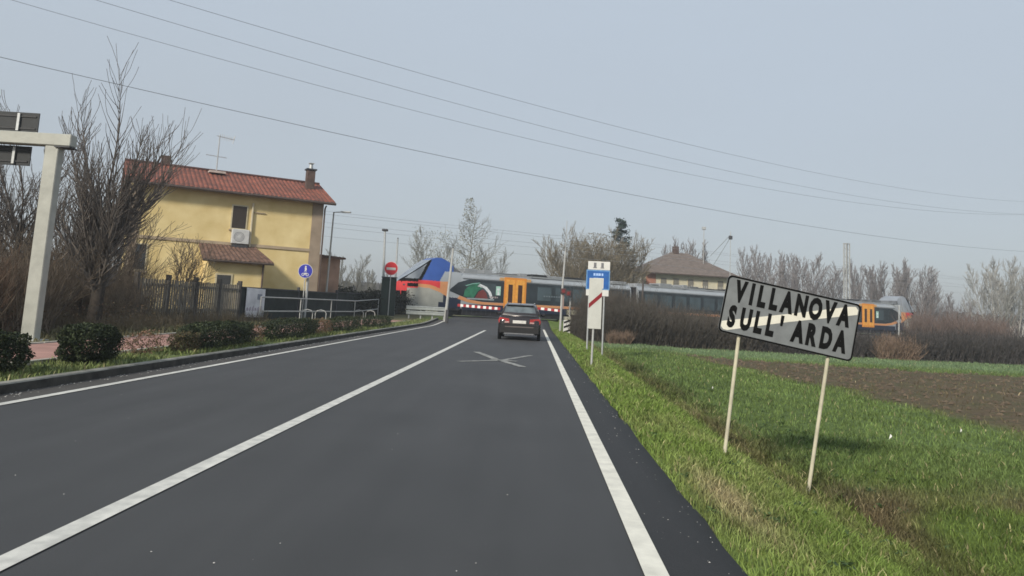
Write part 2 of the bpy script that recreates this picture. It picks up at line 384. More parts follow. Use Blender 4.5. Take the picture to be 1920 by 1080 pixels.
# worn cross painted before the level crossing, with a dim box round it
mb = MB()
def bar(a, b, wd, z=0.009):
    a = Vector(a); b = Vector(b); d = (b-a).normalized(); p = Vector((-d.y, d.x))*wd/2; n = 8
    for i in range(n):
        q0 = a.lerp(b, i/n); q1 = a.lerp(b, (i+1)/n)
        mb.add([(*(q0-p), z), (*(q0+p), z), (*(q1+p), z), (*(q1-p), z)], [(3, 2, 1, 0)])
bar((-1.75, 18.2), (-0.75, 19.3), .17); bar((-0.72, 19.42), (-0.0, 21.9), .15)
bar((-1.62, 22.2), (-0.93, 19.7), .2); bar((-0.85, 19.5), (-0.18, 17.6), .2)
bar((-1.05, 19.45), (-0.35, 19.25), .25, .010)
cr = mb.build('painted_cross', worn_m); tag(cr, kind='structure')
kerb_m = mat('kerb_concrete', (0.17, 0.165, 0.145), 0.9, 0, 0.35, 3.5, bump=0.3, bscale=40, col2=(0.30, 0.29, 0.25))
kerb_f = mat('kerb_dark_face', (0.045, 0.042, 0.036), 0.95, 0, 0.5, 5, bump=0.4, bscale=40)  # road-side face, coloured darker than the kerb top
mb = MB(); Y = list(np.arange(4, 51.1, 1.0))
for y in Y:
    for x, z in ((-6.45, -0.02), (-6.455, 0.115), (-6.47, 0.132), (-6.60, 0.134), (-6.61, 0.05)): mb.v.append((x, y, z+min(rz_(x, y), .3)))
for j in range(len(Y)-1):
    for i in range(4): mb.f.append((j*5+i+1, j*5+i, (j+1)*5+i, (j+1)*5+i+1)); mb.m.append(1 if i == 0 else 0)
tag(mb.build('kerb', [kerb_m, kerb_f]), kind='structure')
pink = mat('pink_path_paving', (0.36, 0.20, 0.165), 0.9, 0, 0.16, 2.2, bump=0.25, bscale=50)
mb = MB(); Y = list(np.arange(3, 47, .8))
for y in Y:
    for x in (-9.9, -7.8): mb.v.append((x, y, 0.155+max(0, track_bump(x, y)-.12)))
for j in range(len(Y)-1): mb.f.append((j*2, j*2+1, j*2+3, j*2+2)); mb.m.append(0)
tag(mb.build('cycle_path', pink), kind='structure')
mb = MB()
for xx in (-9.96, -7.74):
    for j in range(44):
        mb.box((xx, 3.5+j, 0.12+max(0, track_bump(xx, 3.5+j)-.12)), (.1, .97, .12))
tag(mb.build('path_edging', mat('pale_edging_stone', (0.36, 0.34, 0.29), .9, 0, .2, 4)), kind='structure')

# loose chippings on the shoulder and along the kerb
r = random.Random(13); mb = MB()
def chip(x, y, s, z):
    c = Vector((x, y, z+s*.3)); vs = [c+Vector(d)*s*r.uniform(.6, 1.2) for d in ((1, 0, 0), (0, 1, 0), (-1, 0, 0), (0, -1, 0), (0, 0, .7))]
    mb.add(vs, [(0, 1, 4), (1, 2, 4), (2, 3, 4), (3, 0, 4)])
for k in range(170):
    y = 3.6+22*r.random()**1.8; x = 1.21-abs(r.gauss(0, .16))
    if x > .83 and nz(x*2, y, 3, .9) > -.1: chip(x, y, r.uniform(.003, .0065)*(1+y/22), .006)
for k in range(420):
    y = 7.5+25*r.random()**1.5; x = -6.42+abs(r.gauss(0, .10)); chip(x, y, r.uniform(.004, .012)*(1+y/30), .006+rz_(x, y))
for k in range(70):
    chip(r.uniform(-5.5, .4), 3.8+20*r.random()**1.5, r.uniform(.004, .008), .002)
tag(mb.build('road_chippings', mat('pale_chippings', (.36, .35, .33), .9, 0, .4, 30)), 'pale loose stone chippings scattered on the dark road edge', 'gravel', kind='stuff')
# clods in the ploughed soil
r = random.Random(3); mb = MB()
for k in range(2600):
    y = 11+23*r.random()**0.9; x = 6.8+22*r.random()
    if brown_mask(x, y) < 0.45 or x > 5+y*.75: continue
    s = r.uniform(.02, .065)*(1+y/40); z = hz(x, y)
    c = Vector((x, y, z+s*.15)); vs = []
    for d in ((1, 0, 0), (0, 1, 0), (-1, 0, 0), (0, -1, 0), (0, 0, .7), (0, 0, -.5)):
        vs.append(c+Vector(d)*s*r.uniform(.6, 1.2))
    mb.add(vs, [(0, 1, 4), (1, 2, 4), (2, 3, 4), (3, 0, 4)])
tag(mb.build('soil_clods', mat('ploughed_clods', (0.105, 0.077, 0.052), 1, 0, .4, 1.5)), 'brown lumps of ploughed soil in the bare part of the field', 'soil', kind='stuff')
# ------------------------------------------------------------------ town exit sign
sr = R_(-10.2)
bx_ = lambda u, v, w=0: Vector((2.75+u*math.cos(sr)-v*math.sin(sr), 8.1+w, 1.43+u*math.sin(sr)+v*math.cos(sr)))
ts = thing('town_sign', 'leaning grey town exit sign reading VILLANOVA SULL\' ARDA on two thin posts', 'road sign', (2.55, 8.1, hz(2.55, 8.1)))
off = Vector(ts.location)
def rrect(w, h, r, n=5):
    pts = []
    for cx, cy, a0 in ((w/2-r, h/2-r, 0), (-w/2+r, h/2-r, 90), (-w/2+r, -h/2+r, 180), (w/2-r, -h/2+r, 270)):
        for i in range(n+1):
            a = R_(a0+90*i/n); pts.append((cx+r*math.cos(a), cy+r*math.sin(a)))
    return pts
def sfr(w0): return lambda u, v, w: bx_(u, v, w0-w) - off
face_m = mat('dull_grey_sign_face', (0.20, 0.21, 0.215), 0.45, 0.2, 0.12, 9)
MB().prism(rrect(1.44, .62, .05), sfr(0.012), 0.012).build('sign_panel', face_m, ts)
band = mat('cream_reflective_band', (0.68, 0.65, 0.56), 0.4, 0, 0.05, 12)
MB().prism([(-.62, -.278), (.0, -.045), (.695, .195), (.695, .245), (.665, .275), (.60, .262), (.0, .045), (-.695, -.195), (-.695, -.25), (-.665, -.278)], sfr(0.0), 0.002).build('diagonal_band', band, ts)
rim = MB(); o_ = rrect(1.44, .62, .05); i_ = rrect(1.405, .585, .04); n = len(o_)
rim.add([sfr(0)(u, v, .005) for u, v in o_]+[sfr(0)(u, v, .005) for u, v in i_], [(k, (k+1) % n, n+(k+1) % n, n+k) for k in range(n)])
rim.build('black_border', black, ts)
for txt, cx, cy, wd in (('VILLANOVA', 0.0, 0.145, 1.27), ("SULL' ARDA", -0.015, -0.135, 1.32)):
    # one letter at a time so that spacing is even, as on the sign
    mb = MB(); n = len(txt); step = wd/(n-0.35)
    xx = cx-wd/2+step*.3
    wds = {'I': .62, 'L': .84, "'": .62, ' ': .42}
    tot = sum(wds.get(c, 1) for c in txt); unit = wd/tot; cur = cx-wd/2
    for ch in txt:
        k = wds.get(ch, 1)*unit
        if ch != ' ':
            vs, fs = text_mesh(ch, 0.298, 0.0185, 0.55)
            x0 = min(p[0] for p in vs); x1 = max(p[0] for p in vs); xm = (x0+x1)/2
            mb.add([sfr(0)(cur+k/2+p[0]-xm, cy+p[1]*1.0, .0045) for p in vs], fs)
        cur += k
    mb.build('lettering', black, ts)
post_c = mat('cream_weathered_post', (0.50, 0.46, 0.34), 0.65, 0, 0.15, 8)
for a, b in (((2.07, 8.14, -0.25), (2.27, 8.14, 1.62)), ((2.95, 8.14, -.5), (3.235, 8.14, 1.46))):
    MB().tube([Vector(a)-off, Vector(b)-off], .019, 10).build('post', post_c, ts)
for u, v in ((-.42, .17), (-.42, -.17), (.46, .17), (.46, -.17)): MB().prism(rrect(.09, .035, .008, 2), lambda a, b, w, u=u, v=v: bx_(u+a, v+b, .014+w)-off, .045).build('clamp', galv, ts)

# ------------------------------------------------------------------ countdown marker and blue sign on the right
cm = thing('countdown_marker', 'tall narrow white marker board with one red diagonal stripe on a single post', 'road sign', (1.55, 19.3, 0))
MB().tube([(0, .03, -.3), (0.03, .03, 1.7)], .027, 8).build('post', galv_light, cm)
MB().box((0.04, 0, 1.58), (.34, .02, 1.30), bev=.006).build('marker_panel', mat('off_white_sign', (.52, .52, .48), .5, 0, .06, 4), cm)
MB().prism([(-.165, -.21), (.165, .10), (.165, .22), (-.165, -.09)], lambda u, v, w: Vector((.04+u, -.0105-w, 1.66+v)), .003).build('red_stripe', mat('dark_red_stripe', (.22, .008, .014), .5), cm)

bs = thing('blue_sign', 'blue and white information sign with two posts, half hidden behind the white marker board', 'road sign', (2.26, 26.6, 0), R_(-4))
for x in (-.30, .24): MB().tube([(x, .03, -.4), (x, .03, 2.9)], .03, 8).build('post', galv, bs)
MB().box((0.02, 0, 3.0), (.78, .02, .30)).build('top_panel', white_p, bs)
tg = MB()
for x0 in (-.12, .14):    # two small dark pictograms
    tg.box((x0, -.013, 3.02), (.09, .006, .16)); tg.box((x0, -.013, 2.92), (.13, .006, .03))
    tg.box((x0-.035, -.0165, 3.05), (.016, .004, .05)); tg.box((x0+.035, -.0165, 3.05), (.016, .004, .05))
tg.build('pictogram', mat('grey_pictogram', (.16, .16, .17), .6), bs)
MB().box((0, -.004, 2.49), (.84, .02, .70), bev=.006).build('blue_panel', mat('sky_blue_border', (.12, .27, .50), .5), bs)
MB().box((0, -.017, 2.49), (.76, .006, .62)).build('blue_field', mat('strong_blue', (.015, .10, .34), .4), bs)
MB().box((0.02, -.023, 2.37), (.36, .006, .37)).build('white_field', white_p, bs)
tx = MB()
for i, (x, wd) in enumerate(((-.13, .07), (-.04, .06), (.05, .09), (.15, .06))): tx.box((x, -.022, 2.68), (wd, .004, .09))
tx.build('small_lettering', mat('pale_blue_letters', (.35, .5, .8), .5), bs)
MB().box((-.01, 0, 2.03), (.80, .02, .22)).build('bottom_panel', white_p, bs)

# ------------------------------------------------------------------ gantry with sign backs, left foreground
gx, gy = -10.9, 16.0
gt = thing('sign_gantry', 'square steel gantry post and crossbeam standing beside the pink path at left', 'sign gantry', (gx, gy, .1), R_(4))
MB().box((0, 0, 2.16), (.30, .24, 4.32), bev=.015).build('post', beam_m, gt)
MB().box((-2.9, 0, 4.46), (6.6, .27, .27), bev=.015).build('crossbeam', beam_m, gt)
MB().box((-5.9, 0, 2.16), (.30, .24, 4.32), bev=.015).build('post', beam_m, gt)
MB().box((0.24, 0, 4.30), (.34, .34, .025)).build('cap_plate', dark_steel, gt)
MB().box((0, 0, .02), (.55, .5, .04)).build('base_plate', galv, gt)
for nm, z0, h, xr in (('upper', 4.86, .46, -.52), ('lower', 4.09, .44, -.60)):
    q = thing('gantry_sign', ('dark back of the sign panel standing on top of the gantry beam' if nm == 'upper' else 'dark back of the sign panel hanging below the gantry beam'), 'road sign', (gx, gy, .1+z0-h/2), R_(4), 'dark sign panels on the gantry')
    MB().box((xr-1.3, .16, h/2), (2.6, .03, h)).build('sign_panel', sign_back, q)
    s_ = MB()
    for zz in (.09, h-.09): s_.box((xr-1.3, .135, zz), (2.5, .02, .035))
    s_.build('stiffening_rail', mat('dark_rail', (.03, .03, .032), .6), q)
    for xx in (-.95, -2.6): MB().box((xx, .11, h/2), (.055, .03, h-.06)).build('bracket', galv, q)

# ------------------------------------------------------------------ bare trees
def grow(rnd, P, out, p, d, L, r, lv):
    ns = P['seg'][lv]; pts = [p.copy()]; rad = [r]; q = p.copy(); dd = d.normalized()
    for i in range(ns):
        t = (i+1)/ns
        dd = (dd + Vector((rnd.gauss(0, 1), rnd.gauss(0, 1), rnd.gauss(0, .7)))*P['wan'][lv] + Vector((0, 0, P['up'][lv]))).normalized()
        q = q + dd*(L/ns); pts.append(q.copy()); rad.append(max(P['rmin'], r*(1-t*P['tap'][lv])))
    out.append((pts, rad, lv))
    if lv+1 >= len(P['n']): return
    n = P['n'][lv]; n = max(1, int(n*rnd.uniform(.8, 1.2)))
    for k in range(n):
        t = P['t0'][lv] + (1-P['t0'][lv])*((k+rnd.random())/n)
        f = t*ns; i = min(ns-1, int(f)); c = pts[i].lerp(pts[i+1], f-i); ax = (pts[i+1]-pts[i]).normalized()
        az = rnd.random()*2*math.pi; s = ax.orthogonal().normalized(); s = Matrix.Rotation(az, 3, ax) @ s
        an = R_(P['ang'][lv]*rnd.uniform(.7, 1.25)); nd = ax*math.cos(an) + s*math.sin(an)
        sh = P['shape'][lv](t)
        grow(rnd, P, out, c, nd, L*P['len'][lv]*sh*rnd.uniform(.7, 1.15), max(P['rmin'], min(rad[i]*.75, r*P['rr'][lv]*(1.1-t*.6))), lv+1)
def tubes_np(polys, sides=(7, 4, 3, 3, 3)):
    Vs = []; Fs = []; o = 0
    for pts, rad, lv in polys:
        n = sides[lv]; k = len(pts); P_ = np.array([tuple(p) for p in pts]); D = np.gradient(P_, axis=0); D /= np.linalg.norm(D, axis=1)[:, None]+1e-9
        ref = np.array([0.3, 0.9, 0.1]) if abs(D[0][1]) < .8 else np.array([1., 0, 0])
        A = np.cross(D, ref); A /= np.linalg.norm(A, axis=1)[:, None]+1e-9; B = np.cross(D, A)
        th = np.arange(n)*2*math.pi/n; R = np.array(rad)
        V = P_[:, None, :] + R[:, None, None]*(A[:, None, :]*np.cos(th)[None, :, None] + B[:, None, :]*np.sin(th)[None, :, None])
        Vs.append(V.reshape(-1, 3)); i = np.arange(k-1)[:, None]*n; j = np.arange(n)[None, :]; j2 = (j+1) % n
        Fs.append(np.stack([o+i+j, o+i+j2, o+i+n+j2, o+i+n+j], -1).reshape(-1, 4)); o += k*n
    return np.vstack(Vs), np.vstack(Fs)
def bare_tree(name, label, P, H, r0, loc, seed, trunk_m, twig_m, lean=(0, 0), cat='tree', group=None, leaders=1, spread=.15, z0=None):
    rnd = random.Random(seed); out = []
    for k in range(leaders):
        a = 2*math.pi*(k+rnd.random()*.5)/max(1, leaders); s = spread if leaders > 1 else 0
        d = Vector((math.cos(a)*s+lean[0], math.sin(a)*s+lean[1], 1))
        grow(rnd, P, out, Vector((math.cos(a)*r0*.5*(leaders > 1), math.sin(a)*r0*.5*(leaders > 1), -.1)), d, H*rnd.uniform(.86, 1), r0*(1 if leaders == 1 else .62), 0)
    t = thing(name, label, cat, (loc[0], loc[1], hz(loc[0], loc[1]) if z0 is None else z0), 0, group)
    for nm, sel, m in (('trunk', [q for q in out if q[2] == 0], trunk_m), ('crown', [q for q in out if q[2] > 0], twig_m)):
        V, F = tubes_np(sel); o = fast_mesh(nm, V, F, m, None, True); o.parent = t
    return t
one = lambda t: 1.0
VASE = dict(seg=(9, 7, 5, 3), wan=(.05, .09, .12, .12), up=(.03, .13, .12, .08), tap=(.93, .85, .8, .6), rmin=.0048, n=(30, 13, 8), t0=(.16, .12, .1),
            ang=(48, 34, 32), len=(.50, .42, .42), shape=(lambda t: (1.12-t*.85), lambda t: 1.1-.6*t, lambda t: 1.15-.5*t), rr=(.34, .42, .5))
twig_m = mat('grey_brown_twigs', (0.135, 0.115, 0.10), 0.9, 0, 0.35, 9)
BROOM = dict(seg=(6, 10, 6, 4), wan=(.03, .055, .09, .10), up=(.02, .075, .12, .10), tap=(.35, .93, .85, .6), rmin=.0068, n=(34, 40, 14), t0=(.26, .05, .06),
             ang=(40, 34, 32), len=(1.22, .32, .46), shape=(lambda t: .70+.30*t, lambda t: 1.1-.35*t, lambda t: 1.15-.5*t), rr=(.42, .42, .5))
bare_tree('bare_tree', 'tall bare tree with upswept twigs and dark trunk in front of the yellow house', BROOM, 3.75, .215, (-13.6, 22.8), 11, bark_dark, twig_m, (.02, 0))
B2 = dict(BROOM); B2['n'] = (24, 30, 13); B2['rmin'] = .0085
bare_tree('bare_tree', 'bare tree rising behind the dark sign panels of the gantry', B2, 3.3, .17, (-17.4, 24.3), 23, bark_dark, twig_m)
bare_tree('bare_tree', 'slimmer bare tree between the gantry and the tall bare tree', B2, 2.9, .13, (-16.9, 28.0), 31, bark, twig_m)
bare_tree('bare_tree', 'low spreading bare tree at the far left edge behind brown brush', B2, 2.9, .13, (-21.5, 28.5), 35, bark_dark, twig_m)
bare_tree('bare_tree', 'distant thin bare tree seen between gantry post and house, behind the others', B2, 3.1, .13, (-23.0, 35.5), 36, bark, twig_m)
BUSHY = dict(seg=(5, 5, 4, 3), wan=(.08, .1, .12, .1), up=(.05, .1, .08, .05), tap=(.85, .85, .8, .5), rmin=.014, n=(14, 10, 6), t0=(.15, .1, .1),
             ang=(38, 32, 30), len=(.55, .45, .4), shape=(lambda t: 1.1-.55*t, one, one), rr=(.4, .5, .5))
# brown shrubs / saplings between house and tree
r = random.Random(8)
SAPL = dict(BUSHY); SAPL['rmin'] = .007; SAPL['n'] = (12, 8, 4)
for i, (x, y, h, lab) in enumerate(((-15.4, 26.5, 3.9, 'brown leafless bush right of the tall bare trunk'), (-12.6, 19.0, 2.3, 'small brown bush standing between the gantry post and the tall bare trunk'),
                                    (-14.2, 29.8, 3.0, 'twiggy bush in front of the picket fence below the house'))):
    bare_tree('bare_bush', lab, SAPL, h, .05, (x, y), 50+i, bark, brush_brown, cat='bush', leaders=6, spread=.35)

def brush(name, label, spots, m, hmin, hmax, r0, seed, cat='undergrowth', br=3, lean=.18, up=.04, kind='stuff'):
    rnd = random.Random(seed); polys = []
    for x, y, s in spots:
        z = hz(x, y)-.05; h = rnd.uniform(hmin, hmax)*s; d = Vector((rnd.gauss(0, lean), rnd.gauss(0, lean), 1)).normalized()
        pts = [Vector((x, y, z))]; n = 4
        for k in range(n):
            d = (d+Vector((rnd.gauss(0, .1), rnd.gauss(0, .1), up))).normalized(); pts.append(pts[-1]+d*h/n)
        polys.append((pts, [r0*(1-.7*k/n) for k in range(n+1)], 2))
        for b in range(br):
            k = rnd.randint(1, n-1); a = pts[k].lerp(pts[k+1], rnd.random()); e = (d+Vector((rnd.gauss(0, .55), rnd.gauss(0, .55), .2))).normalized()
            l = h*rnd.uniform(.2, .45); polys.append(([a, a+e*l*.5, a+e*l+Vector((0, 0, l*.12))], [r0*.6, r0*.45, r0*.3], 2))
    V, F = tubes_np(polys); o = fast_mesh(name, V, F, m); return tag(o, label, cat, kind=kind)
rr_ = random.Random(21)
def band(n, x0, x1, y0, y1, f=lambda x, y: 1):
    o = []
    for _ in range(n):
        x = rr_.uniform(x0, x1); y = rr_.uniform(y0, y1); s = f(x, y)
        if s > 0: o.append((x, y, s))
    return o
def lim(x, y): return (1 if x < -11.6-0.02*(y-14) else 0)*(0.72+0.55*nz(x, y, 1, .35))
brush('brown_thicket', 'dense brown thicket of bare stems behind the path at left', band(5200, -20, -11.4, 15.5, 27, lambda x, y: lim(x, y)*(0 if (x > -14.5 and y > 21) or (y < 22.6 and -.655 < x/y < -.50) else 1)), brush_brown, 1.5, 2.7, .011, 1)
brush('brown_thicket', 'rust brown thicket of bare stems beside the gantry at the left edge', band(2200, -17.5, -11.9, 13.2, 17.5, lim), mat('rust_brown_stems', (.165, .105, .07), .95, 0, .6, 4), 1.4, 2.3, .010, 2)
brush('brown_thicket', 'brown brush behind the trunk of the tall bare tree, left of the picket fence', band(2600, -19, -13.3, 23.2, 27.5, lambda x, y: (.8+.5*nz(x, y, 3, .5))*(1 if x < -.525*y else 0)), brush_brown, 1.3, 2.3, .010, 5)
brush('dry_undergrowth', 'low dry undergrowth along the foot of the picket fence', band(2600, -14.6, -11.3, 20, 34, lambda x, y: (1 if x < -11.3-.05*(y-20) else 0)*(.7+.6*nz(x, y, 2, .5))), mat('olive_brown_stems', (.12, .095, .06), .95, 0, .4, 1.1), .25, .75, .008, 3)
# leaf litter clumps that close the gaps low down
def leaves(name, label, spots, size, cols, seed, cat, parent=None, flat=.3, kind=None, density=1.0):
    r = np.random.default_rng(seed); P = np.array(spots); k = len(P)
    n = r.normal(size=(k, 3)); n[:, 2] += flat; n /= np.linalg.norm(n, axis=1)[:, None]
    a = np.cross(n, r.normal(size=(k, 3))); a /= np.linalg.norm(a, axis=1)[:, None]; b = np.cross(n, a)
    s = (size*(0.6+.8*r.random(k)))[:, None]
    V = np.stack([P-a*s, P-b*s*.5, P+a*s, P+b*s*.5], 1).reshape(-1, 3); F = np.arange(k*4).reshape(-1, 4)
    c = np.array(cols)[r.integers(0, len(cols), k)]*(0.7+.6*r.random((k, 1)))
    lm = mat('leaf_tint', rough=.6, var=.1, scale=4, attr='tint', spec=.2)
    o = fast_mesh(name, V, F, lm, np.repeat(c, 4, 0))
    if parent: o.parent = parent
    if label: tag(o, label, cat, kind=kind)
    return o
def shrub(label, x0, x1, y0, y1, h, n, cols, seed, size=.022, group='clipped evergreen shrubs along the kerb', name='evergreen_shrub', rough=.16):
    r = random.Random(seed); cx, cy = (x0+x1)/2, (y0+y1)/2; hx, hy = (x1-x0)/2, (y1-y0)/2; z0 = hz(cx, cy)
    t = thing(name, label, 'shrub', (cx, cy, z0), 0, group); sp = []
    while len(sp) < n:
        d = Vector((r.gauss(0, 1), r.gauss(0, 1), r.gauss(0, 1))).normalized(); e = 3.2
        q = (abs(d.x)**e+abs(d.y)**e+abs(d.z)**e)**(-1/e)          # rounded box
        bumpy = 1+rough*nz(d.x*2.2*max(1, hx)+seed, d.y*2.2*max(1, hy*1.2), d.z*2, 1.3)*1.6
        rad = q*bumpy*(1-abs(r.gauss(0, .11)))
        p = Vector((d.x*hx*rad, d.y*hy*rad, h*.53+d.z*h*.5*rad))
        if p.z < .03: continue
        sp.append(tuple(p))
    leaves('foliage', None, sp, size, cols, seed, None, t)
    for k in range(3+int(hy*3)):
        mb = MB(); a = Vector((r.uniform(-.6, .6)*hx, r.uniform(-.8, .8)*hy, -.05)); mb.tube([a, a+Vector((r.gauss(0, .06), r.gauss(0, .06), h*.45)), a+Vector((r.gauss(0, .12), r.gauss(0, .12), h*.85))], [.014, .009, .004], 5)
        mb.build('stem', bark_dark, t)
    return t
GR = [(.015, .023, .010), (.020, .030, .012), (.032, .044, .017), (.012, .018, .009), (.055, .068, .032)]
BRN = [(.16, .09, .06), (.20, .11, .075), (.12, .085, .045), (.09, .075, .04)]
shrub('dark green shrub at the left edge, nearest the camera', -7.75, -7.0, 9.3, 10.55, .56, 9000, GR, 1)
shrub('dark green rounded shrub beside the pink path, just right of the gantry post', -7.5, -6.85, 11.45, 12.55, .60, 11000, GR, 2)
shrub('long dark green hedge shrub with a brownish left end, third along the kerb', -7.5, -6.8, 15.3, 18.6, .56, 16000, GR, 3)
shrub('dark green hedge shrub below the white poster, fourth along the kerb', -7.45, -6.8, 19.9, 24.2, .55, 12000, GR, 4)
shrub('dark green low hedge shrub below the steel railing, fifth along the kerb', -7.5, -6.8, 26.2, 30.2, .54, 8000, GR, 5)
shrub('small dark green shrub farthest along the kerb, nearest the crossing', -7.5, -6.8, 31.8, 36.8, .50, 7000, GR, 6)
shrub('small reddish brown shrub between the second and third green ones', -7.55, -7.1, 13.5, 14.5, .42, 1500, BRN, 7, .018, 'reddish brown shrubs along the kerb', 'brown_shrub', .3)
shrub('olive brown shrub against the left end of the long hedge', -7.3, -6.85, 14.75, 15.5, .40, 3500, [(.07, .06, .03), (.10, .07, .04), (.06, .065, .03)], 8, .018, 'reddish brown shrubs along the kerb', 'brown_shrub', .25)
shrub('reddish brown shrub just left of the shrub below the white poster', -7.5, -7.0, 18.7, 19.6, .42, 1500, BRN, 9, .02, 'reddish brown shrubs along the kerb', 'brown_shrub', .3)
shrub('brown shrub between the fourth and fifth green ones', -7.5, -6.95, 24.4, 26.1, .46, 2600, BRN, 10, .022, 'reddish brown shrubs along the kerb', 'brown_shrub', .3)

sp = []; r = random.Random(17)
for k in range(150):
    y = 3.8+16*r.random()**1.4; x = 1.35+r.random()*(1.9+.1*y); z = hz(x, y)
    for q in range(16): a = r.random()*6.283; d = r.random()*.075; sp.append((x+d*math.cos(a), y+d*math.sin(a), z+.02+.04*r.random()))
leaves('verge_weeds', 'low broad leaved weeds scattered through the verge grass', sp, .021, [(.06, .10, .03), (.09, .13, .04), (.045, .075, .03)], 14, 'weeds', kind='stuff', flat=1.2)

# ------------------------------------------------------------------ fences, poster, railing
fence_m = mat('grey_brown_concrete_fence', (.19, .17, .14), .9, 0, .3, 4)
FP = [(-13.8, 25.5), (-13.55, 34.0), (-12.65, 40.0), (-11.75, 44.5), (-11.4, 50.5)]
pf = thing('picket_fence', 'weathered grey picket fence in front of the yellow house', 'fence', (0, 0, 0))
a, b = Vector(FP[0]), Vector(FP[1]); L = (b-a).length; d = (b-a)/L; ang = math.atan2(d.y, d.x)
pk = MB(); n = int(L/.19)
for i in range(n):
    p = a+d*(i+.5)*.19; z = hz(p.x, p.y); pk.box((p.x, p.y, z+.84), (.085, .04, 1.50+.03*math.sin(i*1.7)), ang)
    q = Vector((p.x, p.y)); 
pk.build('pickets', fence_m, pf)
rl = MB()
for zz in (.45, 1.38):
    rl.box(((a.x+b.x)/2-.045, (a.y+b.y)/2, .12+zz), (L, .05, .11), ang)
rl.build('rails', fence_m, pf)
for i in range(5):
    p = a+d*(L*i/4); MB().box((p.x-.05, p.y, .12+.88), (.16, .16, 1.8), ang, bev=.01).build('fence_post', mat('dark_fence_post', (.07, .062, .055), .9, 0, .2, 5), pf)
po = thing('poster', 'large white faded banner tied to the fence left of the dark screen', 'poster', (-13.35, 35.6, .12))
u = (Vector(FP[2])-Vector(FP[1])).normalized(); pa = math.atan2(u.y, u.x)
def posfr(uu, vv, w): return Vector((u.x*uu + u.y*w, u.y*uu - u.x*w, vv))
MB().prism([(-1.0, .12), (.72, .10), (.72, 1.47), (-1.0, 1.50)], posfr, .02).build('banner', mat('faded_banner_print', (.68, .67, .70), .7, 0, .18, 1.6, col2=(.84, .83, .85)), po)
bl = MB(); bl.prism([(.0, .95), (.42, .95), (.42, 1.22), (.0, 1.22)], lambda a_, b_, w: posfr(a_, b_, .021+w), .004)
bl.build('printed_patch', mat('grey_print', (.25, .27, .31), .7), po); bl = MB(); bl.prism([(.42, .12), (.72, .12), (.72, .34), (.42, .34)], lambda a_, b_, w: posfr(a_, b_, .021+w), .004)
bl.build('printed_patch', mat('grey_print', (.25, .27, .31), .7), po)
bl = MB()
for i in range(6):
    x0 = -.92+.25*i; bl.prism([(x0, .42), (x0+.16, .42), (x0+.16, .56+.06*(i % 3)), (x0, .56)], lambda a_, b_, w: posfr(a_, b_, .021+w), .003)
bl.build('printed_patch', mat('mauve_print', (.42, .36, .42), .7), po)
sc = thing('dark_screen_fence', 'dark green mesh screen fence between the banner and the crossing', 'fence', (0, 0, 0))
scm = mat('dark_green_screen', (.022, .028, .026), .9, 0, .35, 2.5, bump=.2)
scp = MB(); pts = FP[1:]
for i in range(len(pts)-1):
    a, b = Vector(pts[i]), Vector(pts[i+1]); L = (b-a).length; ang = math.atan2((b-a).y, (b-a).x); m_ = (a+b)/2; z = hz(m_.x, m_.y)
    scp.box((m_.x-.12, m_.y, z+.74), (L, .04, 1.48), ang)
    MB().box((a.x-.12, a.y, hz(a.x, a.y)+.82), (.12, .12, 1.75), ang, bev=.01).build('fence_post', dark_steel, sc)
    MB().box((m_.x-.10, m_.y, z+1.50), (L, .07, .06), ang).build('top_rail', dark_steel, sc)
scp.build('screen', scm, sc)
# garden hedge behind the screen, toward the crossing
sp = []; r = random.Random(12)
for k in range(16000):
    t = r.random(); x = -13.0+3.2*t+r.gauss(0, .45)+.0; y = 46+11*t+r.gauss(0, .4); sp.append((x, y, .2+1.9*r.random()**.8*(0.85+.35*nz(x, y, 0, .9))))
ho = leaves('dark_hedge', 'dark green hedge behind the screen fence, left of the train nose', sp, .07, [(.028, .032, .02), (.04, .04, .026), (.02, .022, .016)], 5, 'hedge')
rg = thing('steel_railing', 'galvanised two-rail pedestrian railing running toward the crossing', 'railing', (0, 0, 0))
RP = [(-12.55, 34.0), (-11.95, 38), (-11.45, 42), (-10.95, 45.5), (-10.55, 50.5)]
for i, p in enumerate(RP):
    z = hz(*p); MB().tube([(p[0], p[1], z-.1), (p[0], p[1], z+1.12)], .03, 8).build('railing_post', galv_light, rg)
for h_ in (.45, 1.10): MB().tube([(p[0], p[1], hz(*p)+h_) for p in RP], .03, 8).build('rail', galv_light, rg)
# bicycle hoops
rk = None
for i, (px_, Y_) in enumerate(((588, 39.5), (683, 46))):
    q = at(px_, 596, Y_); z = hz(q.x, q.y)
    o = thing('bicycle_stand', ('low hoop shaped bicycle stand beside the blue round sign' if i == 0 else 'low hoop shaped bicycle stand near the right end of the railing'), 'bicycle stand', (q.x, q.y, z), R_(15), 'hoop bicycle stands by the railing')
    for dx in (-.35, .35):
        MB().tube([(dx-.28, 0, -.05), (dx-.28, 0, .38), (dx-.2, 0, .5), (dx, 0, .55), (dx+.2, 0, .5), (dx+.28, 0, .38), (dx+.28, 0, -.05)], .024, 7).build('hoop', galv_light, o)

